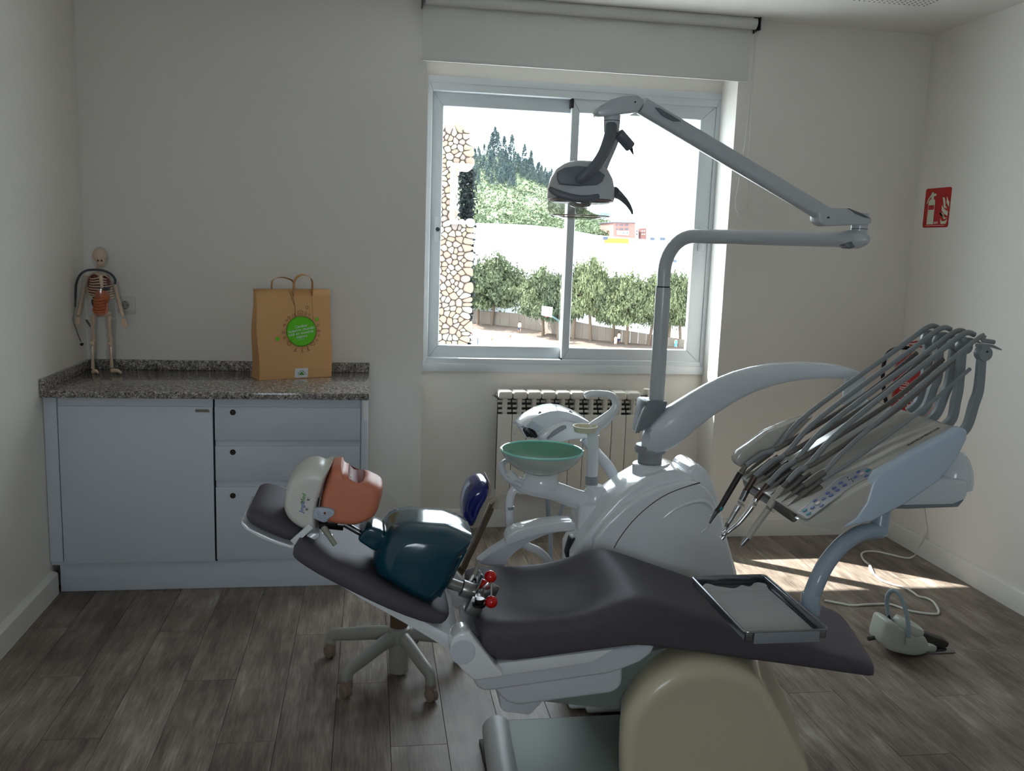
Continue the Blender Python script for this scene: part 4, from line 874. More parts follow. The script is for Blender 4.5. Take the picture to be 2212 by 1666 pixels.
trl('elbow_insert', [(1826, 532), (1838, 522), (1862, 516), (1876, 516), (1866, 525), (1848, 534), (1834, 538)], LY - .048, LY - .01, 'light_dark', ol, .004)
# balanced forearm
f0, f1 = PY(1787, 467, LY - .025), PY(1385, 228, LY - .06)
MB().tube([f0, f0.lerp(f1, .5), f1], .0215, 16, sec=[(a, b2) for a, b2 in ring2(1, 1, 20, 3.2)]).build('forearm', 'light_grey', ol, sharp=60)
MB().lathe([(.0215, 0), (.0215, .004), (0, .005)], 24, at(f0 + Vector((0, -.0195, 0)), (0, -1, 0))).build('forearm_cap', 'light_grey', ol)
for a2 in (PY(1788, 470, LY - .05), PY(1371, 221, LY - .086)): MB().lathe([(.0022, 0), (.0022, .006)], 10, at(a2, (0, -1, 0))).build('pivot_screw', 'black', ol)
g0, g1 = PY(1418, 238, LY - .083), PY(1470, 266, LY - .082)
trl('forearm_label', [(1416, 232), (1425, 233), (1466, 258), (1472, 262), (1455, 262), (1432, 250)], LY - .0845, LY - .078, 'light_dark', ol, .001)
trl('wrist_block', [(1290, 240), (1298, 228), (1320, 215), (1350, 206), (1378, 205), (1392, 216), (1384, 236), (1372, 243), (1340, 247), (1300, 252), (1291, 248)], LY - .09, LY - .035, 'light_grey', ol, .016)
hh = PY(1322, 262, LY - .062)
MB().lathe([(.019, -.028), (.0205, -.006), (.0208, .006), (.0205, .03)], 24, Matrix.Translation(hh)).build('head_swivel', 'light_grey', ol)
MB().cyl(hh - Vector((0, 0, .0005)), hh + Vector((0, 0, .001)), .0211, n=24).build('swivel_gap', 'black', ol)
HY = LY - .062
arcp = [PY(x, y, HY + dy) for x, y, dy in ((1322, 272, 0), (1316, 300, -.03), (1302, 335, -.085), (1283, 362, -.118), (1262, 382, -.124), (1250, 390, -.118))]
MB().tube(arcp, [.021, .019, .0165, .0145, .0125, .0115], 16, k=5, sec=ring2(1, .75, 16, 2.6)).build('head_yoke', 'light_dark', ol)
arcq = [PY(x, y, HY + dy) for x, y, dy in ((1328, 285, .01), (1322, 310, .03), (1308, 345, .06), (1300, 370, .08))]
MB().tube(arcq, [.016, .015, .014, .012], 14, k=5).build('head_yoke', 'light_grey', ol)
s0_, s1_ = PY(1336, 288, HY), PY(1362, 318, HY + .01)
MB().tube([s0_, s1_], .0145, 18).build('switch_grip', 'light_dark', ol, bevel=.002)
MB().tube([s1_, PY(1368, 334, HY + .01)], [.006, .0015], 8).build('switch_stick', 'black', ol)
# head shell: lofted lens-shaped dome, clear shield below, side handles
hc = PY(1254, 412, HY)
def headring(w, d, z, n=32, p=2.6): return [Vector((hc.x + a, hc.y + b2, z)) for a, b2 in ring2(w, d, n, p)]
zT, zM, zB = PY(1255, 350, HY).z, PY(1255, 432, HY).z, PY(1252, 474, HY).z
hwid = (PY(1322, 425, HY) - PY(1186, 425, HY)).length / 2
MB().loft([headring(hwid * .35, .045, zT), headring(hwid * .55, .062, zT - .006), headring(hwid * .78, .078, zT - .02), headring(hwid * .93, .09, zT - .042), headring(hwid * .99, .096, zT - .065), headring(hwid, .098, zM - .0)]).build('head_shell', 'light_grey', ol, sharp=60)
trl('shell_window', [(1204, 372), (1220, 362), (1250, 358), (1285, 362), (1308, 378), (1302, 392), (1290, 400), (1250, 402), (1210, 398), (1205, 388)], HY - .0995, HY - .085, 'light_dark', ol, .003)
MB().loft([headring(hwid * .97, .094, zM), headring(hwid * .86, .08, zM - .008)], cap=True).build('lamp_bezel', 'gunmetal', ol)
clear_mat('clear_shield', (.80, .80, .80), .22, .08)
MB().loft([headring(hwid * .985, .096, zM - .002), headring(hwid * .985, .096, zM - .028), headring(hwid * .9, .088, zB + .008), headring(hwid * .5, .05, zB)], cap=False).build('splash_shield', 'clear_shield', ol)
for zz, sc in ((zM - .003, .985), (zB + .008, .9)): MB().tube(headring(hwid * sc, .098 * sc, zz), .0014, 6, closed=True).build('shield_edge', mat('shield_rim', (170, 140, 134), .2, coat=.5), ol)
MB().lathe([(.012, 0), (.014, -.012), (.008, -.03), (0, -.032)], 16, Matrix.Translation((hc.x, hc.y, zM - .006))).build('bulb', 'clear_shield', ol)
MB().lathe([(.03, -.002), (.026, -.010), (.012, -.014), (0, -.0145)], 28, Matrix.Translation((hc.x, hc.y, zM - .006))).build('reflector', 'chrome', ol)
MB().tube([PY(1188, 408, HY - .1), PY(1205, 418, HY - .118), PY(1235, 427, HY - .122), PY(1265, 430, HY - .12), PY(1292, 424, HY - .104)], [.006, .009, .0095, .009, .006], 12, k=5).build('side_handle', 'light_dark', ol)
MB().tube([PY(1322, 415, HY + .0), PY(1340, 425, HY + .01), PY(1355, 440, HY + .02), PY(1364, 455, HY + .02), PY(1366, 463, HY + .02)], [.030, .016, .010, .006, .003], 12, k=5, sec=ring2(.5, 1, 14, 2)).build('side_handle', 'light_dark', ol)
# ================================================================ instrument table on its arm
mat('table_grey', (188, 186, 180), .16, spec=.5, coat=.4); mat('table_blue', (186, 204, 220), .25, coat=.2); mat('holder_grey', (104, 102, 98), .22, coat=.4); mat('whip_grey', (138, 146, 150), .35)
mat('arm_white', (214, 222, 228), .22, coat=.6)
TN, TF = 2.0, 2.41
it = thing('instrument_table', 'tilted grey instrument table with whip arms on a curved white arm', 'instrument table', tuple(PY(1905, 1130, 2.1)))
def z9(X, Y): return (1480 + .32550 * X, 690 + .32550 * Y)
# curved carrier arm: rises from the unit neck and comes forward to the table
def arm_ring(pt, pb, dpt, m=10):
    a, b2 = pt, pb; c = (a + b2) / 2; h = (a - b2) / 2; d = Vector((0, dpt, 0)); return [c + h * y + d * x for x, y in ring2(1, 1, 16, 3)]
tops = [(1395, 905), (1440, 880), (1490, 848), (1550, 814), (1620, 790), (1700, 780), (1780, 782), (1840, 793), (1866, 808)]
bots = [(1372, 985), (1445, 980), (1500, 925), (1560, 882), (1625, 844), (1700, 822), (1780, 816), (1840, 820), (1864, 824)]
ys = [2.92, 2.91, 2.87, 2.81, 2.74, 2.67, 2.60, 2.55, 2.52]
rg = []
for (a, b2, y) in zip(tops, bots, ys): rg.append(arm_ring(PY(*a, y), PY(*b2, y), .034 if y < 2.9 else .05))
MB().loft(rg).build('carrier_arm', 'arm_white', it, sharp=50, sub=1)
nkp = PY(1404, 985, PYp)
MB().lathe([(.042, ctop.z - nkp.z + .003), (.042, .012), (.052, .014), (.055, .03), (.05, .04)], 28, Matrix.Translation(nkp)).build('arm_pivot', 'gel_grey', it)
trl('arm_panel', [(1400, 866), (1442, 868), (1440, 880), (1420, 905), (1400, 925), (1374, 938), (1384, 905)], 2.875, 2.90, 'trim_grey', it, .004)
MB().slab(pys([(1392, 866), (1442, 868), (1436, 890), (1400, 910), (1380, 940)], 2.89), (0, .09, 0)).build('pole_collar', 'trim_grey', it, bevel=.008)
ce = PY(1845, 822, 2.53); 
MB().cyl(ce + Vector((0, 0, .01)), ce + Vector((0, 0, -.075)), .03, n=24).build('arm_end_post', 'arm_white', it)
MB().tube([ce + Vector((0, 0, -.06)), ce + Vector((.06, -.03, -.12)), Vector((1.47, 2.30, .98)), Vector((1.50, 2.22, .94))], [.028, .03, .035, .035], 14, k=4).build('table_neck', 'arm_white', it)
trl('spring_arm', [(1890, 1092), (1980, 1040), (2040, 1036), (2093, 1040), (2092, 1070), (2084, 1085), (2060, 1096), (1960, 1098)], 2.14, 2.28, 'arm_white', it, .010)
trl('spring_arm_base', [(1900, 1090), (1960, 1092), (2060, 1090), (2084, 1080), (2070, 1096), (1960, 1100), (1900, 1099)], 2.135, 2.285, 'trim_grey', it, .003)
q_ = PY(2060, 1030, 2.21)
MB().lathe([(.05, -.03), (.052, -.01), (.048, .02), (.036, .05), (.02, .07), (0, .078)], 26, Matrix.Translation(q_)).build('arm_dome', 'arm_white', it)
MB().cyl(q_ + Vector((0, 0, .02)), q_ + Vector((-.08, 0, .12)), .03, n=18).build('table_stem', 'arm_white', it)
# table body: side outline traced on the near face, slab across
near_o = [(1812, 1144), (1850, 1118), (1872, 1085), (1884, 1045), (1900, 1022), (1990, 970), (2078, 924), (2092, 930), (2090, 950), (2070, 990), (2030, 1040), (1960, 1088), (1885, 1128)]
MB().slab(pys(near_o, TN), (0, .035, 0)).build('side_panel', 'table_blue', it, bevel=.008, seg=3)
MB().slab(pys([(1722, 1122), (1745, 1138), (1812, 1147), (1858, 1120), (1878, 1085), (1894, 1038), (1842, 1066), (1736, 1131)], TN + .003), (0, .05, 0)).build('front_cheek', 'table_grey', it, bevel=.006, seg=3)
body_o = [(1732, 1120), (1770, 1136), (1880, 1120), (1980, 1068), (2050, 1010), (2086, 950), (2088, 930), (2074, 926), (1980, 979), (1900, 1024), (1810, 1075), (1740, 1114)]
MB().slab(pys(body_o, TN + .02), (0, TF - TN - .02, 0)).build('table_body', 'table_grey', it, bevel=.008, seg=3)
# local frame of the sloping top (u: front->rear, v: near->far, n: out of the top)
A0, A1 = PY(1740, 1114, TN + .02), PY(2074, 926, TN + .02); U = (A1 - A0).normalized(); V = Vector((0, 1, 0)); Nn = U.cross(V); Nn = Nn if Nn.z > 0 else -Nn
LEN = (A1 - A0).length; WID = TF - TN - .02
def tp(u, v, n=0): return A0 + U * (u * LEN) + V * (v * WID) + Nn * n
def tm(u, v, n=0): return basis(tp(u, v, n), U, V, Nn)
# control panel strip on the near end
mat('panel_silver', (172, 176, 184), .25, coat=.3); mat('key_blue', (92, 112, 168), .3); mat('key_teal', (44, 140, 158), .3); mat('key_ring', (210, 200, 198), .3)
def zt(X, Y): return (1700 + .1085 * X, 980 + .1085 * Y)
def on_top(x, y, n=0.003):
    d = ray(x, y); t = (A0 - CAM).dot(Nn) / d.dot(Nn); return CAM + d * t + Nn * n
cp_ = thing  # (keeps the name free)
MB().add([on_top(*zt(*p), .002) for p in [(230, 1190), (1040, 500), (1560, 280), (1600, 285), (1775, 375), (1770, 400), (1310, 640), (440, 1300), (390, 1305)]], [tuple(range(9))]).build('control_panel', 'panel_silver', it, fix=False)
MB().tube([on_top(*zt(*p), .002) for p in [(230, 1190), (1040, 500), (1560, 280), (1600, 285), (1775, 375), (1770, 400), (1310, 640), (440, 1300), (390, 1305)]], .0012, 6, closed=True).build('panel_border', 'table_grey', it)
kx = (on_top(*zt(1240, 700)) - on_top(*zt(430, 1300))).normalized(); ky = Nn.cross(kx)
def key(nm, X, Y, rx, ry, m, half=None):
    c_ = on_top(*zt(X, Y), .0022); pts = ring2(rx, ry, 16, 2.4)
    MB().prism(pts, .0022, basis(c_, kx, ky, Nn)).build(nm, m, it, bevel=.0005, seg=1)
for X, Y in ((360, 1150), (432, 1210)): key('key', X, Y, .0072, .0045, 'key_teal')
for X, Y in ((1080, 605), (1155, 650), (950, 705), (1015, 750), (820, 805), (885, 850)): key('key', X, Y, .0062, .0052, 'key_blue')
for X, Y in ((565, 955), (740, 920), (515, 1095), (695, 1055), (1430, 385), (1590, 470), (1370, 490)): key('key', X, Y, .006, .004, 'key_blue')
key('key', 620, 1010, .0065, .0055, 'key_ring'); key('key', 1500, 420, .0065, .0055, 'key_ring'); key('key', 1620, 360, .0068, .0058, 'key_teal')
for X, Y in ((1215, 500), (1245, 540), (1290, 530), (1320, 570)): key('led', X, Y, .0014, .0014, 'black')
lettering('table_text', 'INSTRUMENTOR', .013, basis(on_top(1995, 944, .001), U, V, Nn), 'ink_dark', it)
# holder block along the front edge and the grooves for the instruments
hb0 = [tp(-.02, .2, -.008), tp(.22, .2, .010), tp(.22, .2, -.02), tp(-.03, .2, -.05)]
MB().slab(hb0, V * (WID * .80)).build('holder_block', 'holder_grey', it, bevel=.01, seg=3)
SL = [.96, .79, .62, .45, .28]                    # instrument lanes, far to near
for v in SL:
    for dv in (-.045, .045): MB().tube([tp(-.01, v + dv, -.004), tp(.1, v + dv, .006), tp(.24, v + dv, .015)], [.0042, .0048, .0048], 8, k=3).build('holder_rib', 'holder_grey', it)
# bulged shell at the far front corner
MB().slab(pys([(1588, 996), (1600, 978), (1660, 934), (1720, 908), (1760, 900), (1700, 960), (1640, 1000), (1600, 1012)], TF + .016), (0, .045, 0)).build('end_cheek', 'table_grey', it, bevel=.008)
# whip arms at the rear, one per lane
roots = [(1990, 868), (2010, 876), (2020, 890), (2046, 905), (2094, 916)]
whips = [((2008, 730), (1986, 800), (1990, 860)), ((2032, 735), (2020, 810), (2004, 868)), ((2052, 745), (2046, 830), (2018, 880)), ((2080, 738), (2062, 850), (2040, 896)), ((2120, 752), (2106, 850), (2078, 910))]
wt_top = [(2004, 722), (2030, 726), (2062, 733), (2080, 738), (2122, 752)]
wt_mid = [(2000, 800), (2026, 810), (2050, 825), (2070, 840), (2114, 840)]
wt_bot = [(1984, 868), (2000, 878), (2024, 892), (2056, 905), (2088, 922)]
LY_ = [TN + .02 + v * WID for v in SL]
WT = []
for k in range(5):
    y = LY_[k]; a, m_, b2 = PY(*wt_top[k], y), PY(*wt_mid[k], y), PY(*wt_bot[k], y)
    wp = MB().tube([b2 - Vector((.03, 0, .03)), b2, m_.lerp(b2, .4), m_, a.lerp(m_, .25), a], [.012, .012, .0125, .012, .011, .009], 4, k=5, sec=[(1, -.7), (1, .7), (-1, .7), (-1, -.7)], up=(1, 0, 0)).build('whip_arm', 'whip_grey', it, bevel=.002, seg=1)
    MB().lathe([(.0, -.012), (.019, -.012), (.021, -.004), (.021, .004), (.019, .012), (0, .012)], 20, at(a + Vector((.004, 0, -.014)), (0, 1, 0))).build('whip_roller', 'whip_grey', wp)
    MB().lathe([(.0025, 0), (.0025, .002)], 8, at(a + Vector((.006, -.0122, -.008)), (0, -1, 0))).build('roller_pin', 'black', wp)
    e_ = a + Vector((.055, .0, -.004))
    MB().tube([a + Vector((-.012, 0, .006)), a + Vector((.018, 0, .007)), e_], [.013, .011, .003], 4, k=4, sec=[(.35, -1), (.35, 1), (-.35, 1), (-.35, -1)]).build('whip_finger', 'whip_grey', wp)
    WT.append(a)
# tray arm under the table
mat('tube_blue', (150, 166, 180), .22, coat=.3)
TZ = .70
post = PY(1904, 1112, 2.07); pe = PY(1898, 1146, 2.06)
MB().cyl(post + Vector((0, 0, .03)), pe + Vector((0, 0, -.012)), .0225, n=22).build('tray_post', 'tube_blue', it)
MB().tube([pe + Vector((.006, 0, 0)), PY(1865, 1150, 2.05), PY(1825, 1172, 2.04), PY(1790, 1210, 2.03), PY(1768, 1250, 2.02), PY(1752, 1290, 2.02)], .0215, 18, k=6).build('tray_arm', 'tube_blue', it)
kb_ = PY(1752, 1283, 2.02)
MB().lathe([(.0225, 0), (.0235, -.005), (.0235, -.028)], 24, Matrix.Translation(kb_)).build('tray_arm_ferrule', 'tube_blue', it)
MB().lathe([(.026, -.028), (.026, -.05), (.022, -.053)], 24, Matrix.Translation(kb_)).build('tray_arm_foot', 'tube_blue', it)
MB().box((kb_.x - .09, kb_.y - .05, kb_.z - .055), (kb_.x + .005, kb_.y + .05, kb_.z - .048)).build('tray_bracket', 'trim_grey', it, bevel=.003)
# ---------------------------------------------------------------- steel tray with pleated liner
tz = kb_.z - .045
t_ = [PZ(1526, 1246, tz + .02), PZ(1688, 1246, tz + .02), PZ(1768, 1364, tz + .02), PZ(1572, 1366, tz + .02)]
yn_ = (t_[2].y + t_[3].y) / 2; yf_ = (t_[0].y + t_[1].y) / 2; xl_ = (t_[0].x + t_[3].x) / 2; xr_ = (t_[1].x + t_[2].x) / 2 - .012
tray = thing('instrument_tray', 'rectangular steel instrument tray above the leg rest', 'tray', ((xl_ + xr_) / 2, (yn_ + yf_) / 2, tz))
mat('tray_steel', (150, 154, 160), .22, metal=.9)
MB().box((xl_ + .004, yn_ + .004, tz - .001), (xr_ - .004, yf_ - .004, tz + .001)).build('tray_floor', 'tray_steel', tray)
for a, b2 in (((xl_, yn_), (xr_, yn_ + .003)), ((xl_, yf_ - .003), (xr_, yf_)), ((xl_, yn_), (xl_ + .003, yf_)), ((xr_ - .003, yn_), (xr_, yf_))):
    MB().box((a[0], a[1], tz - .001), (b2[0], b2[1], tz + .022)).build('tray_wall', 'tray_steel', tray, bevel=.001)
rim_ = [(x + (xl_ + xr_) / 2, y + (yn_ + yf_) / 2, tz + .022) for x, y in rrect(xr_ - xl_ + .006, yf_ - yn_ + .006, .012, 4)]
MB().tube(rim_, .003, 8, closed=True).build('tray_rim', 'tray_steel', tray)
MB().box((xl_ + .02, yn_ - .008, tz - .006), (xr_ - .02, yn_ - .003, tz + .021)).build('tray_holder_lip', 'trim_grey', tray, bevel=.002)
MB().box((xr_ + .004, yn_ + .02, tz - .006), (xr_ + .008, kb_.y - .07, tz + .018)).build('tray_holder_lip', 'trim_grey', tray, bevel=.002)
mat('liner_paper', (190, 190, 190), .35, spec=.6)
v = []; f = []; NX_, NY_ = 26, 300
for j in range(NY_):
    for i_ in range(NX_):
        u, w_ = i_ / (NX_ - 1), j / (NY_ - 1)
        x_ = xl_ + .012 + u * (xr_ - xl_ - .024); y_ = yn_ + .012 + w_ * (yf_ - yn_ - .05)
        z_ = tz + .0045 + .0019 * math.sin(w_ * 2 * math.pi * 34) + .001 * math.sin(u * 5 + w_ * 4)
        if w_ > .93: y_ += (.014 * math.sin(u * 9) + .006 * math.sin(u * 23)) * (w_ - .93) / .07; z_ += .008 * (w_ - .93) / .07 * (.6 + .5 * math.sin(u * 14))
        v.append((x_, y_, z_))
for j in range(NY_ - 1):
    for i_ in range(NX_ - 1): a = j * NX_ + i_; f.append((a, a + 1, a + NX_ + 1, a + NX_))
ln = MB().add(v, f).build('tray_liner', 'liner_paper', sharp=80)
tag(recentre(ln, ((xl_ + xr_) / 2, (yn_ + yf_) / 2, tz + .001)), 'pleated grey paper liner lying in the steel tray', 'tray liner')
# ---------------------------------------------------------------- instruments with their hoses
mat('hose_tube', (136, 142, 144), .36); mat('hose_brown', (112, 108, 103), .4); mat('steel_dark', (120, 120, 124), .25, metal=.9); mat('steel_satin', (178, 180, 184), .28, metal=.9); mat('bronze', (84, 70, 62), .4, metal=.4); mat('scaler_grey', (176, 172, 162), .4); mat('instr_black', (46, 44, 44), .5)
def zh(X, Y): return (1500 + .14404 * X, 960 + .14404 * Y)
def hose(root, k, start, r=.0074, far=None):
    # from the instrument up over the whip roller, back down to the table's rear
    y = LY_[k]; a = WT[k]
    sv = tp(.26, SL[k], .03); pts = [start, start.lerp(sv, .6) + Nn * .006, sv, tp(.55, SL[k], .075), a.lerp(tp(.55, SL[k], .075), .22) + Vector((0, 0, .018)), a + Vector((0, 0, .021)), a + Vector((.032, 0, .019))]
    return MB().tube(pts, r, 12, k=6).build('hose', 'hose_tube', root)
def hose_loop(root, k, r=.0072):
    # the part of the hose that returns from the whip to the table edge
    a = WT[k]; s0 = a + Vector((-.028, 0, -.055)); pts = [s0, s0.lerp(tp(.5, SL[k] - .03, .03), .5) + Vector((0, 0, -.012)), tp(.34, SL[k] - .02, .030), tp(.25, SL[k] - .01, .031)]
    return MB().tube(pts, r, 12, k=6).build('return_hose', 'hose_brown', root)
def instrument(name, label, k, segs):
    # segs: list of (part name, material, [(X, Y, radius)...]) traced in the handpiece close-up
    y0 = LY_[k]; first = segs[0][2][0]; base = PY(*zh(first[0], first[1]), y0)
    r_ = thing(name, label, 'dental handpiece', tuple(base), 'instruments on the table')
    for nm, m, pts in segs:
        P_ = [PY(*zh(X, Y), y0) for X, Y, R in pts]
        MB().tube(P_, [R for X, Y, R in pts], 16, k=4 if len(pts) > 2 else 0).build(nm, m, r_)
    hose(r_, k, base); hose_loop(r_, k); return r_
i0 = instrument('air_water_syringe', 'dark air and water syringe with teal band hanging from the table', 0, [('coupling', 'hose_brown', [(770, 320, .0072), (700, 430, .0085)]), ('handle', 'instr_black', [(690, 430, .0088), (520, 720, .0086), (390, 940, .008), (330, 1010, .0076)]), ('nozzle_cone', 'steel_dark', [(335, 1005, .0072), (270, 1110, .0045), (230, 1185, .0025)]), ('nozzle_tip', 'steel_satin', [(232, 1183, .0022), (170, 1275, .0018), (150, 1290, .0018), (105, 1325, .0012)]), ('teal_band', 'key_teal', [(405, 930, .0086), (370, 985, .0082)])])
i1 = instrument('contra_angle_handpiece', 'steel contra angle handpiece with grey paper label', 1, [('coupling', 'bronze', [(905, 480, .0085), (850, 580, .0088), (780, 690, .0085)]), ('motor', 'steel_dark', [(780, 690, .0095), (740, 780, .0095), (700, 850, .009)]), ('paper_label', 'ext_label', [(705, 840, .0094), (665, 925, .0089)]), ('collar', 'steel_satin', [(665, 920, .0085), (615, 1000, .0085)]), ('shank', 'steel_satin', [(620, 990, .0078), (560, 1100, .0068), (505, 1190, .0058)]), ('ring_grip', 'steel_dark', [(505, 1185, .006), (480, 1240, .0055)]), ('head', 'chrome', [(480, 1240, .0045), (455, 1290, .0048), (420, 1320, .004)])])
i2 = instrument('turbine_handpiece', 'curved chrome turbine handpiece with paper label', 2, [('coupling', 'bronze', [(1100, 600, .0082), (1010, 720, .0088), (930, 820, .0088)]), ('paper_label', 'ext_label', [(905, 850, .0088), (865, 930, .0088)]), ('body', 'chrome', [(930, 815, .0082), (860, 940, .008), (770, 1060, .0068), (660, 1190, .0062), (560, 1270, .0056), (490, 1330, .005)]), ('head', 'chrome', [(490, 1310, .0066), (445, 1350, .0072), (430, 1380, .005)]), ('burr_cap', 'chrome', [(450, 1370, .006), (405, 1420, .006)])])
i3 = instrument('ultrasonic_scaler', 'long beige ultrasonic scaler with a fine needle tip', 3, [('coupling', 'hose_brown', [(1400, 560, .0052), (1320, 650, .0065)]), ('handle', 'scaler_grey', [(1320, 650, .0088), (1200, 820, .0102), (1060, 1030, .0095), (900, 1250, .009), (800, 1400, .0085)]), ('grip_cap', 'tray_steel', [(805, 1390, .0082), (700, 1510, .0055)]), ('needle', 'steel_dark', [(700, 1510, .0012), (655, 1580, .0006)])])
for o_, k, X, Y, tx, sz in ((i1, 1, 683, 882, 'NGUL', .0095), (i2, 2, 885, 890, 'RA', .0095), (i3, 3, 1110, 960, 'TRASO', .0095)):
    c_ = PY(*zh(X, Y), LY_[k]) + Vector((0, -.0105, 0)); ax = (PY(*zh(X - 50, Y + 78), LY_[k]) - PY(*zh(X, Y), LY_[k])).normalized()
    xx = Vector((0, -1, 0)).cross(ax); lettering('label_text', tx, sz, basis(c_, -ax.cross(Vector((0, -1, 0))), -ax, (0, -1, 0)), 'ink_dark', o_)
k = 4; r5 = thing('spare_hose', 'spare grey instrument hose plugged into the empty holder of the table', 'hose', tuple(tp(.24, SL[4], .02)))
a = WT[4]
MB().tube([tp(.24, SL[4], .022), tp(.30, SL[4], .026), tp(.55, SL[4], .06), a + Vector((-.03, 0, .014)), a + Vector((0, 0, .019)), a + Vector((.032, 0, .016))], .0058, 12, k=6).build('hose', 'hose_tube', r5)
MB().cyl(tp(.14, SL[4], .017), tp(.28, SL[4], .024), .0095, n=18).build('hose_plug', 'hose_brown', r5)
MB().tube([a + Vector((-.028, 0, -.055)), a.lerp(tp(.5, SL[4], .02), .5) + Vector((0, 0, -.03)), tp(.5, SL[4] - .03, .02), tp(.24, SL[4] - .03, .012)], .005, 12, k=6).build('return_hose', 'hose_tube', r5)
# ================================================================ operator stool behind the chair
mat('stool_grey', (150, 150, 144), .38); mat('caster_beige', (134, 118, 104), .5); mat('stool_brown', (92, 74, 56), .45); mat('stool_blue', (12, 26, 110), .14, coat=.6); mat('stool_cream', (172, 162, 144), .45)
cas = [PZ(714, 1421, 0), PZ(748, 1506, 0), PZ(930, 1514, 0), PZ(990, 1430, 0)]
scx = PY(862, 1350, 3.17); SC = Vector((scx.x, 3.17, 0))
stool = thing('operator_stool', 'wheeled operator stool with blue backrest behind the dental chair', 'stool', tuple(SC))
hubz = PY(860, 1372, 3.17).z; colz = PY(860, 1449, 3.17).z
def colm(nm, z0, z1_, r, m, r2=None): return MB().lathe([(r, z0), (r if r2 is None else r2, z1_)], 26, Matrix.Translation((SC.x, SC.y, 0))).build(nm, m, stool, bevel=.002)
colm('column_sleeve', colz, hubz, .037, 'stool_grey'); colm('gas_lift', hubz, .46, .033, 'stool_brown')
MB().lathe([(.036, hubz - .03), (.045, hubz - .01), (.042, hubz + .03), (.034, hubz + .036)], 26, Matrix.Translation((SC.x, SC.y, 0))).build('hub', 'stool_grey', stool)
angs = [math.atan2(c.y - SC.y, c.x - SC.x) for c in cas]
ends = [Vector((c.x, c.y, 0)) for c in cas]; rad = sum((Vector((c.x - SC.x, c.y - SC.y, 0))).length for c in cas[:3]) / 3
ends.append(SC + Vector((rad * math.cos(math.radians(75)), rad * math.sin(math.radians(75)), 0)))
for c in ends:
    d = (c - SC); L_ = d.length; d.normalize(); e = SC + d * L_
    zz = hubz
    lg = MB().tube([SC + d * .02 + Vector((0, 0, zz)), SC + d * L_ * .35 + Vector((0, 0, zz - .012)), SC + d * L_ * .72 + Vector((0, 0, zz - .04)), SC + d * L_ * .95 + Vector((0, 0, zz * .62)), SC + d * L_ * .99 + Vector((0, 0, .062))], [.026, .024, .0225, .0205, .019], 12, k=6, sec=ring2(1.1, .85, 14, 2.4)).build('leg', 'stool_grey', stool)
    MB().lathe([(.0195, 0), (.0195, .03), (.014, .034)], 16, Matrix.Translation(SC + d * L_ * .99 + Vector((0, 0, .034)))).build('caster_stem', 'caster_beige', lg)
    side = Vector((-d.y, d.x, 0)); off = e + d * .004 + Vector((0, 0, .0245))
    w = Vector((-.8, -.6, 0))
    for s_ in (-1, 1): MB().lathe([(.0, -.006), (.021, -.0055), (.0245, -.003), (.0245, .003), (.021, .0055), (0, .006)], 20, at(off + w * (.009 * s_), w)).build('caster_wheel', 'caster_beige', lg)
    MB().lathe([(.0265, -.0045), (.0265, .0045)], 20, at(off + Vector((0, 0, .004)), w)).build('caster_hood', 'caster_beige', lg)
# seat hidden behind the chair back, with its blue rim
MB().lathe([(0, .46), (.12, .462), (.185, .47), (.2, .495), (.19, .525), (.14, .535), (0, .53)], 36, Matrix.Translation((SC.x, SC.y, 0))).build('seat', 'stool_blue', stool)
# backrest: blue pad on a cream shell, carried by an L-shaped post
bp = [(1030, 1032), (1050, 1040), (1058, 1058), (1050, 1085), (1030, 1115), (1010, 1150), (1004, 1185), (998, 1150), (998, 1105), (1005, 1065), (1015, 1042)]
def zs_(X, Y): return (880 + .14467 * X, 1000 + .14467 * Y)
padp = [zs_(*p) for p in [(1110, 215), (1180, 235), (1225, 310), (1220, 380), (1130, 540), (1050, 700), (990, 850), (950, 960), (830, 900), (800, 720), (805, 600), (840, 470), (900, 350), (1000, 250)]]
BYs = 3.02; rg = []
cx0, cy0 = zs_(1000, 560)
for t, s_ in ((-1, .55), (-.94, .74), (-.75, .92), (-.35, 1), (.35, 1), (.75, .92), (.94, .74), (1, .55)):
    rg.append([PY(cx0 + (x - cx0) * s_, cy0 + (y - cy0) * s_, BYs) + Vector((0, .03 + t * .10, 0)) for x, y in padp])
MB().loft(rg).build('backrest_pad', 'stool_blue', stool, sharp=60, sub=1)
shp = [zs_(*p) for p in [(1225, 290), (1250, 320), (1255, 400), (1225, 560), (1160, 750), (1080, 960), (985, 985), (940, 970), (1040, 740), (1130, 550), (1220, 385)]]
MB().slab(pys(shp, BYs - .05), (0, .15, 0)).build('backrest_shell', 'stool_cream', stool, bevel=.012, seg=3)
MB().tube(pys([zs_(*p) for p in [(1300, 540), (1240, 700), (1120, 960), (1000, 1220), (900, 1420), (840, 1560)]], BYs + .02), [.020, .021, .021, .021, .021, .021], 4, k=3, sec=[(.35, -1), (.35, 1), (-.35, 1), (-.35, -1)], up=(1, 0, 0)).build('backrest_post', 'stool_brown', stool, bevel=.002)
MB().tube(pys([zs_(*p) for p in [(1225, 600), (1265, 560), (1320, 530), (1345, 560), (1300, 680)]], BYs - .02), [.010, .010, .010, .010, .010], 8, k=4).build('post_bracket', 'stool_cream', stool)
a_ = PY(*zs_(840, 1560), BYs + .02)
MB().tube([a_, a_ + Vector((-.06, .04, -.09)), Vector((SC.x + .12, SC.y - .02, .455)), Vector((SC.x, SC.y, .452))], .014, 10, k=5).build('backrest_bar', 'stool_brown', stool)
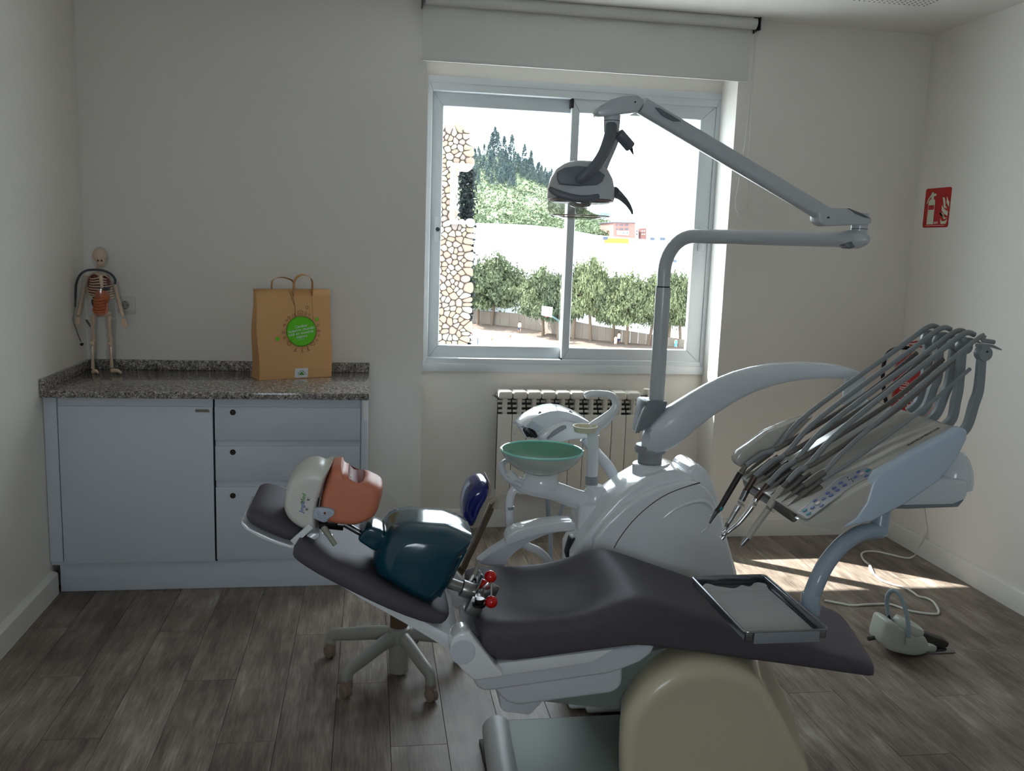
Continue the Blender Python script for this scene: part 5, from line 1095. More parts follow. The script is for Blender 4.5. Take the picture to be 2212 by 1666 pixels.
# ================================================================ foot control and its cable
mat('pedal_cream', (178, 182, 172), .38, coat=.1); mat('pedal_blue', (142, 160, 168), .35); mat('pedal_dark', (58, 56, 54), .6)
def zp(X, Y): return (1860 + .10806 * X, 1250 + .10806 * Y)
FY = 3.19
fc = thing('foot_control', 'cream dental foot control with hoop handle on the floor', 'foot pedal', (2.22, FY, 0))
bo = [zp(*p) for p in [(330, 1260), (370, 1100), (430, 900), (450, 820), (510, 795), (600, 830), (660, 870), (760, 960), (900, 1040), (1100, 1100), (1240, 1110), (1290, 1200), (1335, 1330), (1310, 1430), (1180, 1500), (980, 1512), (800, 1480), (580, 1430), (440, 1380)]]
rg = []; cx0, cy0 = zp(850, 1300)
for t, s_ in ((-1, .86), (-.9, .95), (-.6, 1.0), (.4, 1.0), (.8, .95), (1, .84)):
    r_ = [PY(cx0 + (x - cx0) * s_, cy0 + (y - cy0) * s_, FY - .035) + Vector((0, .035 + t * .062, 0)) for x, y in bo]
    for p in r_: p.z = max(p.z, .006)
    rg.append(r_)
MB().loft(rg).build('pedal_body', 'pedal_cream', fc, sharp=50, sub=1)
d0_ = PY(*zp(960, 930), FY); tl = Vector((.42, -.1, .9)).normalized()
dk = MB().lathe([(.048, -.002), (.062, 0), (.064, .008), (.062, .026), (.058, .030), (.03, .0305), (0, .0305)], 34, at(d0_ - tl * .02, tl)).build('pedal_disc', 'pedal_cream', fc)
for r_ in (.044, .05, .056): MB().tube([at(d0_ - tl * .02, tl) @ Vector((r_ * math.cos(a / 30 * 6.2832), r_ * math.sin(a / 30 * 6.2832), .0305)) for a in range(30)], .0009, 5, closed=True).build('disc_groove', 'pedal_cream', dk)
MB().cbox((0, 0, .031), (.018, .004, .001), at(d0_ - tl * .02, tl)).build('disc_mark', 'key_teal', dk)
MB().lathe([(.058, 0), (.061, .003)], 30, at(d0_ - tl * .027, tl)).build('disc_seal', 'black', fc)
hp_ = [PY(*zp(*p), y) for p, y in (((600, 840), FY + .03), ((545, 700), FY + .03), ((515, 500), FY + .03), ((530, 350), FY + .02), ((600, 250), FY + .01), ((690, 260), FY), ((790, 370), FY - .02), ((870, 560), FY - .04), ((925, 800), FY - .055), ((945, 1000), FY - .065), ((945, 1200), FY - .07))]
MB().tube(hp_, .0088, 14, k=5).build('hoop_handle', 'pedal_blue', fc)
MB().cyl(PY(*zp(942, 1185), FY - .07), PY(*zp(940, 1320), FY - .07), .0108, n=16).build('handle_socket', 'pedal_cream', fc)
MB().lathe([(.009, 0), (.007, .012), (.003, .02), (0, .021)], 14, Matrix.Translation(PY(*zp(552, 830), FY))).build('grommet', 'black', fc)
MB().cyl(PY(*zp(400, 1160), FY), PY(*zp(140, 1205), FY), .0088, n=16).build('cable_gland', 'pedal_dark', fc)
MB().lathe([(.02, 0), (.021, .004), (.017, .008)], 20, at(PY(*zp(375, 1200), FY), (-1, 0, .1))).build('gland_plate', 'steel_dark', fc)
lv = [zp(*p) for p in [(1290, 1110), (1500, 1190), (1740, 1270), (1765, 1310), (1730, 1380), (1640, 1400), (1540, 1380), (1330, 1330), (1320, 1220)]]
MB().slab(pys(lv, FY + .01), (0, .045, .004)).build('side_lever', 'pedal_dark', fc, bevel=.003)
MB().slab(pys([zp(*p) for p in [(1330, 1360), (1420, 1340), (1530, 1370), (1510, 1450), (1470, 1480), (1290, 1470)]], FY - .02), (0, .03, 0)).build('lever_hinge', 'pedal_cream', fc, bevel=.004)
bp_ = [PZ(*zp(*p), 0) for p in ((500, 1420), (980, 1530), (1880, 1500), (1740, 1360), (1200, 1250), (600, 1300))]
MB().slab([(p.x, p.y, .001) for p in bp_], (0, 0, .004)).build('base_plate', 'steel_dark', fc, bevel=.001)
# white cable from the wall across the floor
def zc(X, Y): return (1850 + .16365 * X, 1080 + .16365 * Y)
mat('cable_white', (214, 212, 206), .45)
R_c = .0055
fl_pts = [(795, 705), (740, 755), (690, 772), (600, 760), (450, 725), (300, 690), (160, 680), (90, 695), (65, 730), (90, 790), (150, 845), (180, 875), (215, 960), (330, 1060), (500, 1125), (650, 1165), (750, 1225), (820, 1275), (930, 1300), (1010, 1345), (1060, 1410), (1085, 1470), (1070, 1505), (990, 1508), (850, 1492), (700, 1465), (560, 1415), (430, 1378), (250, 1380), (100, 1385), (-60, 1395), (-250, 1362), (-420, 1330)]
cab = thing('floor_cable', 'white electric cable looping over the floor from the wall', 'cable', tuple(PZ(*zc(690, 772), 0)))
pts = [PX(*zc(890, 110), XR - .006), PX(*zc(915, 330), XR - .006), PX(*zc(905, 450), XR - .02)] + [PZ(*zc(*p), R_c) for p in fl_pts]
MB().tube(pts, R_c, 10, k=5).build('cable', 'cable_white', cab)
MB().tube([PZ(*zc(*p), R_c) for p in [(176, 868), (190, 920), (225, 975)]], [.007, .010, .007], 10).build('inline_switch', 'cable_white', cab)
# ================================================================ transparent anatomical skeleton on the worktop
mat('bone', (222, 196, 168), .5); mat('organ_red', (110, 34, 30), .4); mat('organ_orange', (176, 96, 58), .4); mat('organ_blue', (44, 48, 66), .4); mat('organ_pink', (196, 120, 100), .4)
clear_mat('body_shell', (.93, .94, .95), .07, .08)
base = PZ(228, 806, WT1); SY = base.y
sk = thing('anatomical_skeleton', 'small anatomical skeleton model inside a clear body on the worktop', 'anatomy model', (base.x, SY, WT1))
def zk(X, Y): return (60 + .24010 * X, 500 + .24010 * Y)
def K(X, Y, d=0): return PY(*zk(X, Y), SY) + Vector((0, d, 0))
def kr(px): return px * .2401 / (FPX / (SY * .99)) # zoom pixels to metres
def bone(nm, pts, r, m='bone', par=None, k=4, n=8): return MB().tube([K(*p) for p in pts], [kr(q) for q in r], n, k=k).build(nm, m, par or sk)
skl = MB().ell(K(645, 215), (kr(58), kr(70), kr(60)), 18, 12).build('skull', 'bone', sk)
MB().ell(K(662, 270, -.01), (kr(38), kr(45), kr(45)), 14, 10).build('face_bones', 'bone', skl)
MB().slab([K(630, 285, -.025), K(690, 285, -.025), K(685, 312, -.025), K(640, 312, -.025)], (0, .03, 0)).build('jaw', 'bone', skl, bevel=.002)
for ex_ in (650, 684): MB().ell(K(ex_, 262, -.034), kr(9), 8, 6).build('eye_socket', 'organ_red', skl)
for j in range(7): MB().ell(K(628, 318 + j * 12), kr(14), 8, 6).build('neck_vertebra', 'bone', sk)
for j in range(14): MB().ell(K(668 + 0 * j, 395 + j * 27, .025), (kr(14), kr(14), kr(10)), 8, 6).build('vertebra', 'bone', sk)
bone('sternum', [(680, 395, -.045), (690, 450, -.05), (695, 505, -.05)], [14, 15, 9])
bone('collarbone', [(685, 390, -.045), (620, 372, -.03), (560, 395, -.005)], [6, 6, 7]); bone('collarbone', [(685, 390, -.045), (720, 395, -.03), (755, 445, -.005)], [6, 6, 7])
for j in range(9):
    yy = 400 + j * 21; wl = 92 + min(j, 6) * 5; wr = 50 + min(j, 6) * 5
    bone('rib', [(672, yy - 8, .035), (672 - wl * .7, yy - 4, .02), (672 - wl * 1.15, yy + 12, -.01), (672 - wl * .75, yy + 24 + j, -.042), (680, yy + 10 + j * 6 - (j > 6) * 26, -.05)], [5, 5, 5, 5, 5], n=6)
    bone('rib', [(672, yy - 8, .035), (672 + wr * .8, yy + 6, .02), (672 + wr * 1.35, yy + 22, -.01), (672 + wr * .8, yy + 26 + j, -.042), (692, yy + 10 + j * 6 - (j > 6) * 26, -.05)], [5, 5, 5, 5, 5], n=6)
MB().ell(K(605, 490, -.008), (kr(58), kr(60), kr(100)), 14, 10).build('lung', 'organ_red', sk); MB().ell(K(715, 470, -.008), (kr(38), kr(60), kr(80)), 14, 10).build('lung', 'organ_red', sk)
MB().ell(K(715, 512, -.03), (kr(42), kr(45), kr(20)), 12, 8).build('diaphragm', 'organ_blue', sk); MB().ell(K(620, 630, -.025), (kr(30), kr(40), kr(52)), 12, 8).build('liver', 'organ_blue', sk)
MB().ell(K(690, 590, -.04), (kr(62), kr(50), kr(72)), 14, 10).build('stomach', 'organ_orange', sk)
for j in range(5): bone('intestine', [(640, 600 + j * 26, -.075), (680, 610 + j * 26, -.085), (735, 598 + j * 27, -.075)], [13, 14, 13], 'organ_orange', n=8)
bone('colon', [(625, 690, -.06), (650, 720, -.07), (690, 735, -.075), (735, 715, -.065), (745, 640, -.06)], [14, 15, 15, 14, 12], 'organ_pink')
MB().ell(K(680, 735, -.02), (kr(75), kr(55), kr(32)), 14, 8).build('pelvis', 'bone', sk)
for s_, (sx, sy), (ex_, ey), (wx, wy), (hx, hy) in ((-1, (540, 400), (485, 610), (465, 750), (465, 830)), (1, (775, 465), (812, 620), (860, 760), (885, 850))):
    bone('upper_arm_bone', [(sx, sy, 0), ((sx + ex_) / 2, (sy + ey) / 2, .0), (ex_, ey, 0)], [20, 12, 15]); bone('forearm_bone', [(ex_, ey, 0), (wx, wy, -.02)], [13, 10], k=0); bone('forearm_bone', [(ex_ + 6, ey, .012), (wx + 8, wy, -.01)], [9, 8], k=0)
    for q in range(5):
        fa = (q - 2) * 9; bone('finger_bone', [(wx + (hx - wx) * .3 + fa * .6, wy + 20, -.02), (hx + fa, hy - 10 + abs(q - 2) * -6, -.028), (hx + fa * 1.1, hy + 12 - abs(q - 2) * 8, -.03)], [6, 5, 4], n=6)
for hx, kx_, ky_, ax_, ay_, tx_, ty_ in ((590, 588, 1005, 585, 1235, 655, 1300), (728, 748, 1010, 755, 1225, 860, 1275)):
    bone('thigh_bone', [(hx, 760, 0), ((hx + kx_) / 2 - 4, 880, -.005), (kx_, ky_ - 15, 0)], [26, 14, 22]); MB().ell(K(kx_, ky_, -.02), (kr(22), kr(16), kr(20)), 10, 8).build('kneecap', 'bone', sk)
    bone('shin_bone', [(kx_, ky_ + 10, 0), ((kx_ + ax_) / 2, (ky_ + ay_) / 2, -.003), (ax_, ay_, 0)], [22, 13, 16]); bone('shin_bone', [(kx_ - 16, ky_ + 20, .01), (ax_ - 12, ay_ - 10, .01)], [8, 8], k=0)
    a0, a1 = K(ax_, ay_), K(tx_, ty_); a1.z = WT1 + .008; a1.y -= .04; hl = Vector((a0.x, a0.y + .012, WT1 + .012))
    MB().tube([hl, a0 + Vector((.004, -.01, -.014)), a0.lerp(a1, .6), a1], [.007, .011, .009, .006], 12, k=4, sec=[(a, b2 * .8) for a, b2 in ring2(1, 1, 12)]).build('foot', 'bone', sk)
# clear body shell
rings = []
for X0, X1, Y, dp in ((625, 670, 335, .016), (560, 735, 385, .03), (520, 790, 440, .05), (520, 790, 520, .058), (535, 775, 600, .055), (545, 775, 690, .055), (535, 790, 780, .055)):
    a, b2 = K(X0, Y), K(X1, Y); c_ = (a + b2) / 2; w = (b2 - a).length / 2; rings.append([c_ + Vector((x * w, y * (dp + .012), 0)) for x, y in ring2(1, 1, 20, 2.3)])
MB().loft(rings, cap=False).build('clear_torso', 'body_shell', sk)
for pts, rr_ in (([(575, 790), (580, 900), (583, 1010), (580, 1100), (582, 1240)], [48, 40, 32, 40, 28]), ([(745, 790), (748, 900), (752, 1010), (750, 1100), (756, 1230)], [50, 42, 34, 42, 28]), ([(530, 400), (490, 600), (462, 760)], [38, 26, 20]), ([(780, 460), (818, 610), (865, 770)], [36, 26, 20])):
    MB().tube([K(*p) for p in pts], [kr(q) for q in rr_], 14, k=4, caps=False).build('clear_limb', 'body_shell', sk)
MB().ell(K(650, 240), (kr(66), kr(80), kr(95)), 18, 12).build('clear_head', 'body_shell', sk)
# stethoscope round its neck
st_ = thing('stethoscope', 'grey stethoscope draped around the neck of the skeleton model', 'stethoscope', tuple(K(620, 345)))
mat('steth_tube', (66, 74, 78), .4); 
MB().tube([K(*p) for p in [(812, 470, -.055), (815, 430, -.055), (780, 385, -.05), (720, 355, -.045), (660, 345, -.04), (600, 343, -.04), (540, 355, -.045), (490, 395, -.04), (455, 470, -.03), (437, 560, -.01), (432, 680, -.015)]], kr(10), 12, k=6).build('tubing', 'steth_tube', st_)
MB().tube([K(*p) for p in [(432, 680, -.015), (440, 780, -.05), (465, 880, -.045), (495, 985, -.03)]], kr(5), 8, k=5).build('binaural_tube', 'steel', st_)
MB().lathe([(.007, 0), (.009, .003), (.006, .008), (0, .009)], 14, at(K(502, 1005, -.03), (.4, -.6, -.5))).build('ear_tip', 'brass_dark', st_)
MB().cyl(K(495, 805, .05), K(548, 880, .05), kr(9), n=10).build('loose_tubing', 'steth_tube', st_)
# ================================================================ outside the window (we look down from an upper floor)
GZ = -9.0
mat('concrete_pale', (196, 197, 198), .9, var=.06, vscale=.3); mat('soil', (98, 84, 74), .95, var=.15, vscale=.8); mat('retaining', (112, 102, 92), .9, var=.08, vscale=.6)
mat('facade_white', (226, 226, 224), .8); mat('yellow_sign', (170, 150, 40), .6); mat('window_dark', (70, 78, 92), .3); mat('window_pale', (110, 122, 142), .3); mat('brick_pink', (128, 92, 84), .85); mat('brick_dark', (104, 70, 66), .85); mat('slate', (70, 76, 90), .8)
gr = struct(MB().box((-40, 5.6, GZ - .4), (120, 135, GZ)).build('ground_court', 'concrete_pale'))
rnd = random.Random(11)
# soil strip in front of the retaining wall
wl_px = [(980, 700), (1040, 705), (1120, 713), (1170, 722), (1225, 735), (1290, 742), (1360, 748), (1430, 754), (1500, 760)]
wl_b = [PZ(x, y, GZ) for x, y in wl_px]
wl_t = [666, 672, 678, 684, 692, 705, 716, 727, 738]
front = [p + (CAM - p).normalized() * 5 for p in wl_b]
sv = []; sf = []
for p, q in zip(wl_b, front): sv += [(p.x, p.y, GZ + .35), (q.x, q.y, GZ + .02)]
for i in range(len(wl_b) - 1): sf.append((2 * i, 2 * i + 1, 2 * i + 3, 2 * i + 2))
so_ = struct(MB().add(sv, sf).build('ground_soil', 'soil', fix=False)); 
rw = thing('concrete_barrier', 'beige concrete retaining wall behind the sports court', 'wall', tuple(wl_b[4]))  # retaining wall holding back the upper ground
for i in range(len(wl_b) - 1):
    a, b2 = wl_b[i], wl_b[i + 1]; za = PY(wl_px[i][0], wl_t[i], a.y).z; zb = PY(wl_px[i + 1][0], wl_t[i + 1], b2.y).z
    n = 4
    for j in range(n):
        p, q = a.lerp(b2, j / n), a.lerp(b2, (j + .985) / n); zp_, zq = za + (zb - za) * j / n, za + (zb - za) * (j + 1) / n
        MB().slab([(p.x, p.y, GZ), (q.x, q.y, GZ), (q.x, q.y, zq), (p.x, p.y, zp_)], (.15, .5, 0)).build('wall_panel', 'retaining', rw)
# upper ground behind the wall
ug = struct(MB().box((-40, 116, GZ), (220, 320, -6.2)).build('ground_upper', 'concrete_pale'))
# warehouses: long pale buildings behind the trees
def building(name, label, cat, pts, Y, depth, m, group=None):
    q = pys(pts, Y); base = min(p.z for p in q)
    o = thing(name, label, cat, (sum(p.x for p in q) / len(q), Y, base), group)
    MB().slab(q, (0, depth, 0)).build('walls', m, o); return o
wh = building('warehouse', 'long white warehouse rising behind the pine trees', 'warehouse', [(985, 700), (985, 480), (1140, 486), (1200, 492), (1290, 508), (1400, 518), (1560, 526), (1560, 700)], 150, 60, 'facade_white')
def panel(o, nm, x0, y0, x1, y1, Y, m, th=.3): 
    MB().slab(pys([(x0, y0), (x1, y0 + (x1 - x0) * .03), (x1, y1 + (x1 - x0) * .03), (x0, y1)], Y), (0, th, 0)).build(nm, m, o)
panel(wh, 'yellow_sign', 1306, 514, 1358, 525, 149.6, 'yellow_sign'); panel(wh, 'roof_unit', 1303, 511, 1313, 518, 149.5, 'slate'); panel(wh, 'window_band', 1321, 549, 1364, 556, 149.6, 'window_pale')
for x in (1448, 1456): panel(wh, 'window', x, 561, x + 6, 567, 149.6, 'window_dark')
panel(wh, 'window', 1367, 572, 1372, 577, 149.6, 'window_pale')
for x, w in ((1405, 9), (1426, 11)): panel(wh, 'roof_unit', x, 513, x + w, 519, 149.4, 'slate')
bo_ = building('green_booth', 'dark green utility booth among the pine trees', 'booth', [(1266, 640), (1266, 586), (1300, 588), (1300, 640)], 128, 4, mat('booth_green', (40, 66, 58), .7))
# hill with scrub and conifers
def hill_mat():
    m = mat('hill_grass', (120, 140, 74), .95); n, L, b = nodes_of(m); tc = n.new('ShaderNodeTexCoord')
    t = n.new('ShaderNodeTexNoise'); t.inputs['Scale'].default_value = .09; t.inputs['Detail'].default_value = 8; t.inputs['Roughness'].default_value = .7; L.new(tc.outputs['Object'], t.inputs['Vector'])
    cr = n.new('ShaderNodeValToRGB'); e = cr.color_ramp.elements; e[0].position = .36; e[0].color = col((64, 78, 64)); e[1].position = .66; e[1].color = col((112, 118, 84)); k = e.new(.5); k.color = col((86, 98, 70))
    L.new(t.outputs['Fac'], cr.inputs[0]); L.new(cr.outputs[0], b.inputs['Base Color'])
hill_mat()
ridge = [(930, 372), (985, 345), (1020, 338), (1060, 332), (1090, 340), (1130, 355), (1185, 388), (1230, 425), (1270, 455), (1310, 478), (1345, 494), (1375, 503)]
def interp(tab, x):
    for (x0, y0), (x1, y1) in zip(tab, tab[1:]):
        if x <= x1: return y0 + (y1 - y0) * (x - x0) / (x1 - x0)
    return tab[-1][1]
HNX, HNT = 80, 26; hv_ = []; hf_ = []
def hill_pt(px, t):
    Y = 240 + 190 * t; yb = 500 + (px - 930) * .022; y = yb + (interp(ridge, px) - yb) * (t ** .8)
    return PY(px, y, Y)
for j in range(HNT):
    for i in range(HNX):
        t = j / (HNT - 1); px = 930 + 445 * i / (HNX - 1); p = hill_pt(px, t)
        p.z += (math.sin(px * .11 + j) + math.sin(px * .05 + j * 1.7)) * .35 * math.sin(math.pi * t) + rnd.uniform(-.4, .4) * math.sin(math.pi * t); hv_.append(p)
for j in range(HNT - 1):
    for i in range(HNX - 1): a = j * HNX + i; hf_.append((a, a + 1, a + HNX + 1, a + HNX))
bck = len(hv_)
for i in range(HNX): p = hv_[(HNT - 1) * HNX + i]; hv_.append(Vector((p.x, p.y + 60, -10)))
for i in range(HNX - 1): hf_.append(((HNT - 1) * HNX + i, (HNT - 1) * HNX + i + 1, bck + i + 1, bck + i))
struct(MB().add(hv_, hf_).build('hill', 'hill_grass', sharp=180))
mat('far_hill', (104, 116, 116), .95, var=.15, vscale=.02)
fv = []; ff = []
tabf = [(1230, 470), (1290, 462), (1340, 458), (1400, 462), (1450, 468), (1500, 462), (1560, 470)]
for j in range(8):
    for i in range(40): px = 1230 + 330 * i / 39; t = j / 7; fv.append(PY(px, 520 + (interp(tabf, px) + 2 * math.sin(i * 1.3) - 520) * t, 620 + 300 * t))
for j in range(7):
    for i in range(39): a = j * 40 + i; ff.append((a, a + 1, a + 41, a + 40))
struct(MB().add(fv, ff).build('far_hill', 'far_hill', sharp=180))
def leaf_mat(name, c1, c2):
    m = mat(name, c1, .8, spec=.2); n, L, b = nodes_of(m); tc = n.new('ShaderNodeTexCoord'); oi = n.new('ShaderNodeObjectInfo')
    t = n.new('ShaderNodeTexNoise'); t.inputs['Scale'].default_value = .9; t.inputs['Detail'].default_value = 3; L.new(tc.outputs['Object'], t.inputs['Vector'])
    ad = n.new('ShaderNodeMath'); ad.operation = 'MULTIPLY_ADD'; ad.inputs[1].default_value = .5; L.new(oi.outputs['Random'], ad.inputs[0]); L.new(t.outputs['Fac'], ad.inputs[2])
    mr = n.new('ShaderNodeMapRange'); mr.inputs[1].default_value = .45; mr.inputs[2].default_value = 1.0; L.new(ad.outputs[0], mr.inputs[0])
    mx = n.new('ShaderNodeMix'); mx.data_type = 'RGBA'; mx.inputs[6].default_value = col(c1); mx.inputs[7].default_value = col(c2); L.new(mr.outputs[0], mx.inputs[0]); L.new(mx.outputs[2], b.inputs['Base Color'])
    b.inputs['Subsurface Weight'].default_value = 0; return m
leaf_mat('pine_leaf', (62, 72, 54), (102, 108, 78)); leaf_mat('conifer_leaf', (60, 74, 76), (84, 96, 92)); leaf_mat('scrub_leaf', (66, 80, 68), (98, 108, 80)); leaf_mat('cypress_leaf', (22, 28, 30), (40, 46, 46)); mat('bark', (96, 80, 66), .9)
def clumps(n, shape, size, seed, per=6):
    r = random.Random(seed); b = MB()
    for _ in range(n):
        c = shape(r); s = size * r.uniform(.6, 1.3)
        for _ in range(per):
            d = Vector((r.gauss(0, 1), r.gauss(0, 1), r.gauss(0, .8))).normalized(); u = d.cross(Vector((r.gauss(0, 1), r.gauss(0, 1), r.gauss(0, 1)))).normalized(); o = c + Vector((r.gauss(0, s * .5), r.gauss(0, s * .5), r.gauss(0, s * .4)))
            b.add([o - d * s * .5 - u * s * .2, o + u * s * .22 - d * s * .1, o + d * s * .6, o - u * s * .25 + d * s * .1], [(0, 1, 2, 3)])
    return b
def crown_shape(r):
    # loose pine crown in a unit box: rounded, broader low, with lobes
    while True:
        x, y, z = r.uniform(-1, 1), r.uniform(-1, 1), r.uniform(0, 1)
        w = math.sin(math.pi * min(1, z * .9 + .13)) ** .6 * (1.1 - .5 * z)
        lob = .72 + .2 * math.sin(3 * math.atan2(y, x) + z * 9) + .16 * math.sin(5 * math.atan2(y, x) - z * 17)
        if .35 * w * lob < math.hypot(x, y) < w * lob * 1.25: return Vector((x, y, z))
crowns = []
for s_ in range(3):
    o_ = clumps(1700, crown_shape, .095, 40 + s_, 7).build('foliage', 'pine_leaf', fix=False); crowns.append(o_.data); bpy.data.objects.remove(o_)
def tree(px, by, ty, hw, k, label, lean=0, low=.30):
    b = PZ(px, by, GZ); sc = FPX / (b - CAM).dot(FW); H = PY(px, ty, b.y).z - GZ; w = hw * 1.2 / sc
    t = thing('pine_tree', label, 'tree', (b.x, b.y, GZ), 'pine trees beside the court')
    MB().tube([b, b + Vector((lean * .4, 0, H * .3)), b + Vector((lean, 0, H * .6)), b + Vector((lean * .8, 0, H * .85))], [.2, .16, .12, .05], 8, k=3).build('trunk', 'bark', t)
    for s_ in (-1, 1):
        MB().tube([b + Vector((lean * .5, 0, H * .4)), b + Vector((lean * .5 + s_ * w * .4, .4 * s_, H * .55)), b + Vector((lean * .5 + s_ * w * .75, .6 * s_, H * .66))], [.1, .07, .03], 6, k=2).build('branch', 'bark', t)
    f = bpy.data.objects.new('foliage', crowns[k % 3]); COL.objects.link(f); f.parent = t; f.location = (lean * .6, 0, H * low); f.scale = (w, w * .9, H * (1 - low)); f.rotation_euler.z = k * 1.1
    return t
for a in ((1032, 706, 562, 40, 0, 'dark pine tree next to the stone building', 0, .32), (1062, 708, 545, 62, 1, 'tall forked pine tree with a grey dead patch', .6, .3), (1173, 728, 574, 48, 2, 'pine tree behind the basketball hoop', -.3, .3), (1205, 734, 585, 36, 3, 'pine tree half hidden by the window mullion', .2, .3),
          (1238, 738, 565, 34, 4, 'dark pine tree close to the window mullion', .2, .34), (1276, 742, 552, 44, 5, 'slender pine tree in front of the green booth', -.6, .36), (1322, 746, 588, 44, 6, 'bushy yellow green pine tree in the row', .3, .32), (1352, 750, 584, 46, 7, 'broad pine tree behind the walking person', .2, .34),
          (1400, 752, 590, 42, 8, 'leaning pine tree behind the light pole', .8, .34), (1442, 754, 582, 34, 9, 'pine tree beyond the light pole', .3, .34), (1470, 756, 586, 36, 10, 'pine tree at the end of the row by the frame', -.6, .34)): tree(*a)
# conifers on the hill (individual copies) and scrub as one mass
def cone_shape(r):
    z = r.random() ** .8; a = r.uniform(0, 6.283); q = (1 - z) * .5 * r.uniform(.4, 1.1); return Vector((q * math.cos(a), q * math.sin(a), z))
cf = []
for s_ in range(3):
    o_ = clumps(220, cone_shape, .09, 60 + s_, 4).build('conifer', 'conifer_leaf', fix=False); cf.append(o_.data); bpy.data.objects.remove(o_)
cnt = 0
def conifer(px, t, h, k):
    p = hill_pt(px, t); o = bpy.data.objects.new('conifer_tree', cf[k % 3]); COL.objects.link(o); o.location = p - Vector((0, 0, .4)); o.scale = (h * .62, h * .62, h); o.rotation_euler.z = k * 2.1
    tag(o, 'blue green conifer on the upper slope of the hill', 'tree', 'conifers on the hill')
CP = []
for k in range(330):
    px = 1016 + (rnd.random() ** .9) * 215; lo = .5 if px < 1110 else .72
    t_ = rnd.uniform(lo, 1.0); q_ = hill_pt(px, t_)
    if all((q_ - w_).length > 2.6 for w_ in CP): CP.append(q_); conifer(px, t_, rnd.uniform(4, 7), k)
for k, (px, h) in enumerate(((1068, 13), (1074, 11), (1104, 12), (1062, 10), (1088, 10), (1146, 9), (1132, 10))): conifer(px, .99, h, k)
def scrub_shape(r):
    p = hill_pt(r.uniform(1000, 1330), r.random() ** 1.6 * .9); p.z += .6; return p
sb_ = clumps(2600, scrub_shape, 1.0, 5, 5).build('scrub', 'scrub_leaf', fix=False)
sb_['kind'] = 'stuff'; sb_['label'] = 'green scrub growing over the hillside'; sb_['category'] = 'scrub'
# houses below the hill
ab = building('apartment_block', 'pink apartment block with two rows of windows below the hill', 'building', [(1325, 520), (1325, 481), (1372, 482), (1372, 520)], 235, 14, 'brick_pink')
for ry in (484.5, 493):
    for x in (1332, 1339.5, 1344, 1351, 1355): MB().slab(pys([(x, ry), (x + 2.6, ry), (x + 2.6, ry + 3.6), (x, ry + 3.6)], 234.8), (0, .3, 0)).build('window', 'window_dark', ab)
MB().slab(pys([(1323, 481), (1374, 482), (1374, 480.4), (1323, 479.6)], 234.5), (0, 15, 0)).build('roof', 'slate', ab); MB().slab(pys([(1333, 498), (1358, 499), (1358, 508), (1333, 507)], 234.7), (0, .3, 0)).build('ground_floor', 'facade_white', ab)
for x in (1346, 1354): MB().slab(pys([(x, 501), (x + 3, 501), (x + 3, 505), (x, 505)], 234.5), (0, .3, 0)).build('window', 'window_dark', ab)
h2 = building('red_house', 'dark red brick house beside the pink apartment block', 'building', [(1384, 525), (1384, 494), (1396, 493), (1396, 525)], 236, 10, 'brick_dark'); h3 = building('white_house', 'white house with flat roof between brick houses', 'building', [(1372, 525), (1372, 492), (1385, 493), (1385, 525)], 238, 10, 'facade_white')
for o_, xs, m in ((h2, (1386.5, 1391), 'facade_white'), (h3, (1375, 1380), 'window_dark')):
    for x in xs:
        for y in (498, 505): MB().slab(pys([(x, y), (x + 2, y), (x + 2, y + 2.6), (x, y + 2.6)], 235.6 if o_ is h2 else 237.6), (0, .3, 0)).build('window', m, o_)
# stone building wing on the left with its white framed corner opening
mat('mortar', (112, 100, 88), .95)
for k, c in enumerate(((134, 122, 108), (122, 104, 90), (140, 132, 122), (116, 104, 98), (130, 112, 94))): mat('stone_%d' % k, c, .85, bump=.3, bscale=12)
SYw = 20.0
def SP(x, y): return PY(x, y, SYw)
wo = [(900, 262), (958, 275), (1015, 281), (1016, 352), (978, 352), (974, 484), (1013, 484), (1008, 1000), (900, 1000)]
stw = thing('stone_building', 'stone clad building wing with a white framed corner opening', 'building', tuple(SP(990, 1000)))
MB().slab([p + Vector((0, .05, 0)) for p in pys(wo, SYw)], (-1.2, 5, 0)).build('wall_core', 'mortar', stw)
poly = [(p.x, p.z) for p in pys(wo, SYw)]
def inside(x, z):
    c = False
    for (x0, z0), (x1, z1_) in zip(poly, poly[1:] + poly[:1]):
        if (z0 > z) != (z1_ > z) and x < (x1 - x0) * (z - z0) / (z1_ - z0) + x0: c = not c
    return c
sx0, sx1_ = SP(935, 500).x, SP(1017, 300).x; sz0_, sz1_ = SP(990, 790).z, SP(990, 276).z
pts = []; r2 = random.Random(3)
tries = 0
while tries < 6000 and len(pts) < 260:
    tries += 1; x, z = r2.uniform(sx0, sx1_), r2.uniform(sz0_, sz1_)
    if inside(x, z) and all((x - a) ** 2 + ((z - b) * 1.25) ** 2 > (.115 + .03 * math.sin(a * 13 + b * 9)) ** 2 for a, b in pts): pts.append((x, z))
def clip(pg, a, n):
    out = []
    for i in range(len(pg)):
        p, q = pg[i], pg[(i + 1) % len(pg)]; dp = (p[0] - a[0]) * n[0] + (p[1] - a[1]) * n[1]; dq = (q[0] - a[0]) * n[0] + (q[1] - a[1]) * n[1]
        if dp <= 0: out.append(p)
        if dp * dq < 0: t = dp / (dp - dq); out.append((p[0] + (q[0] - p[0]) * t, p[1] + (q[1] - p[1]) * t))
    return out
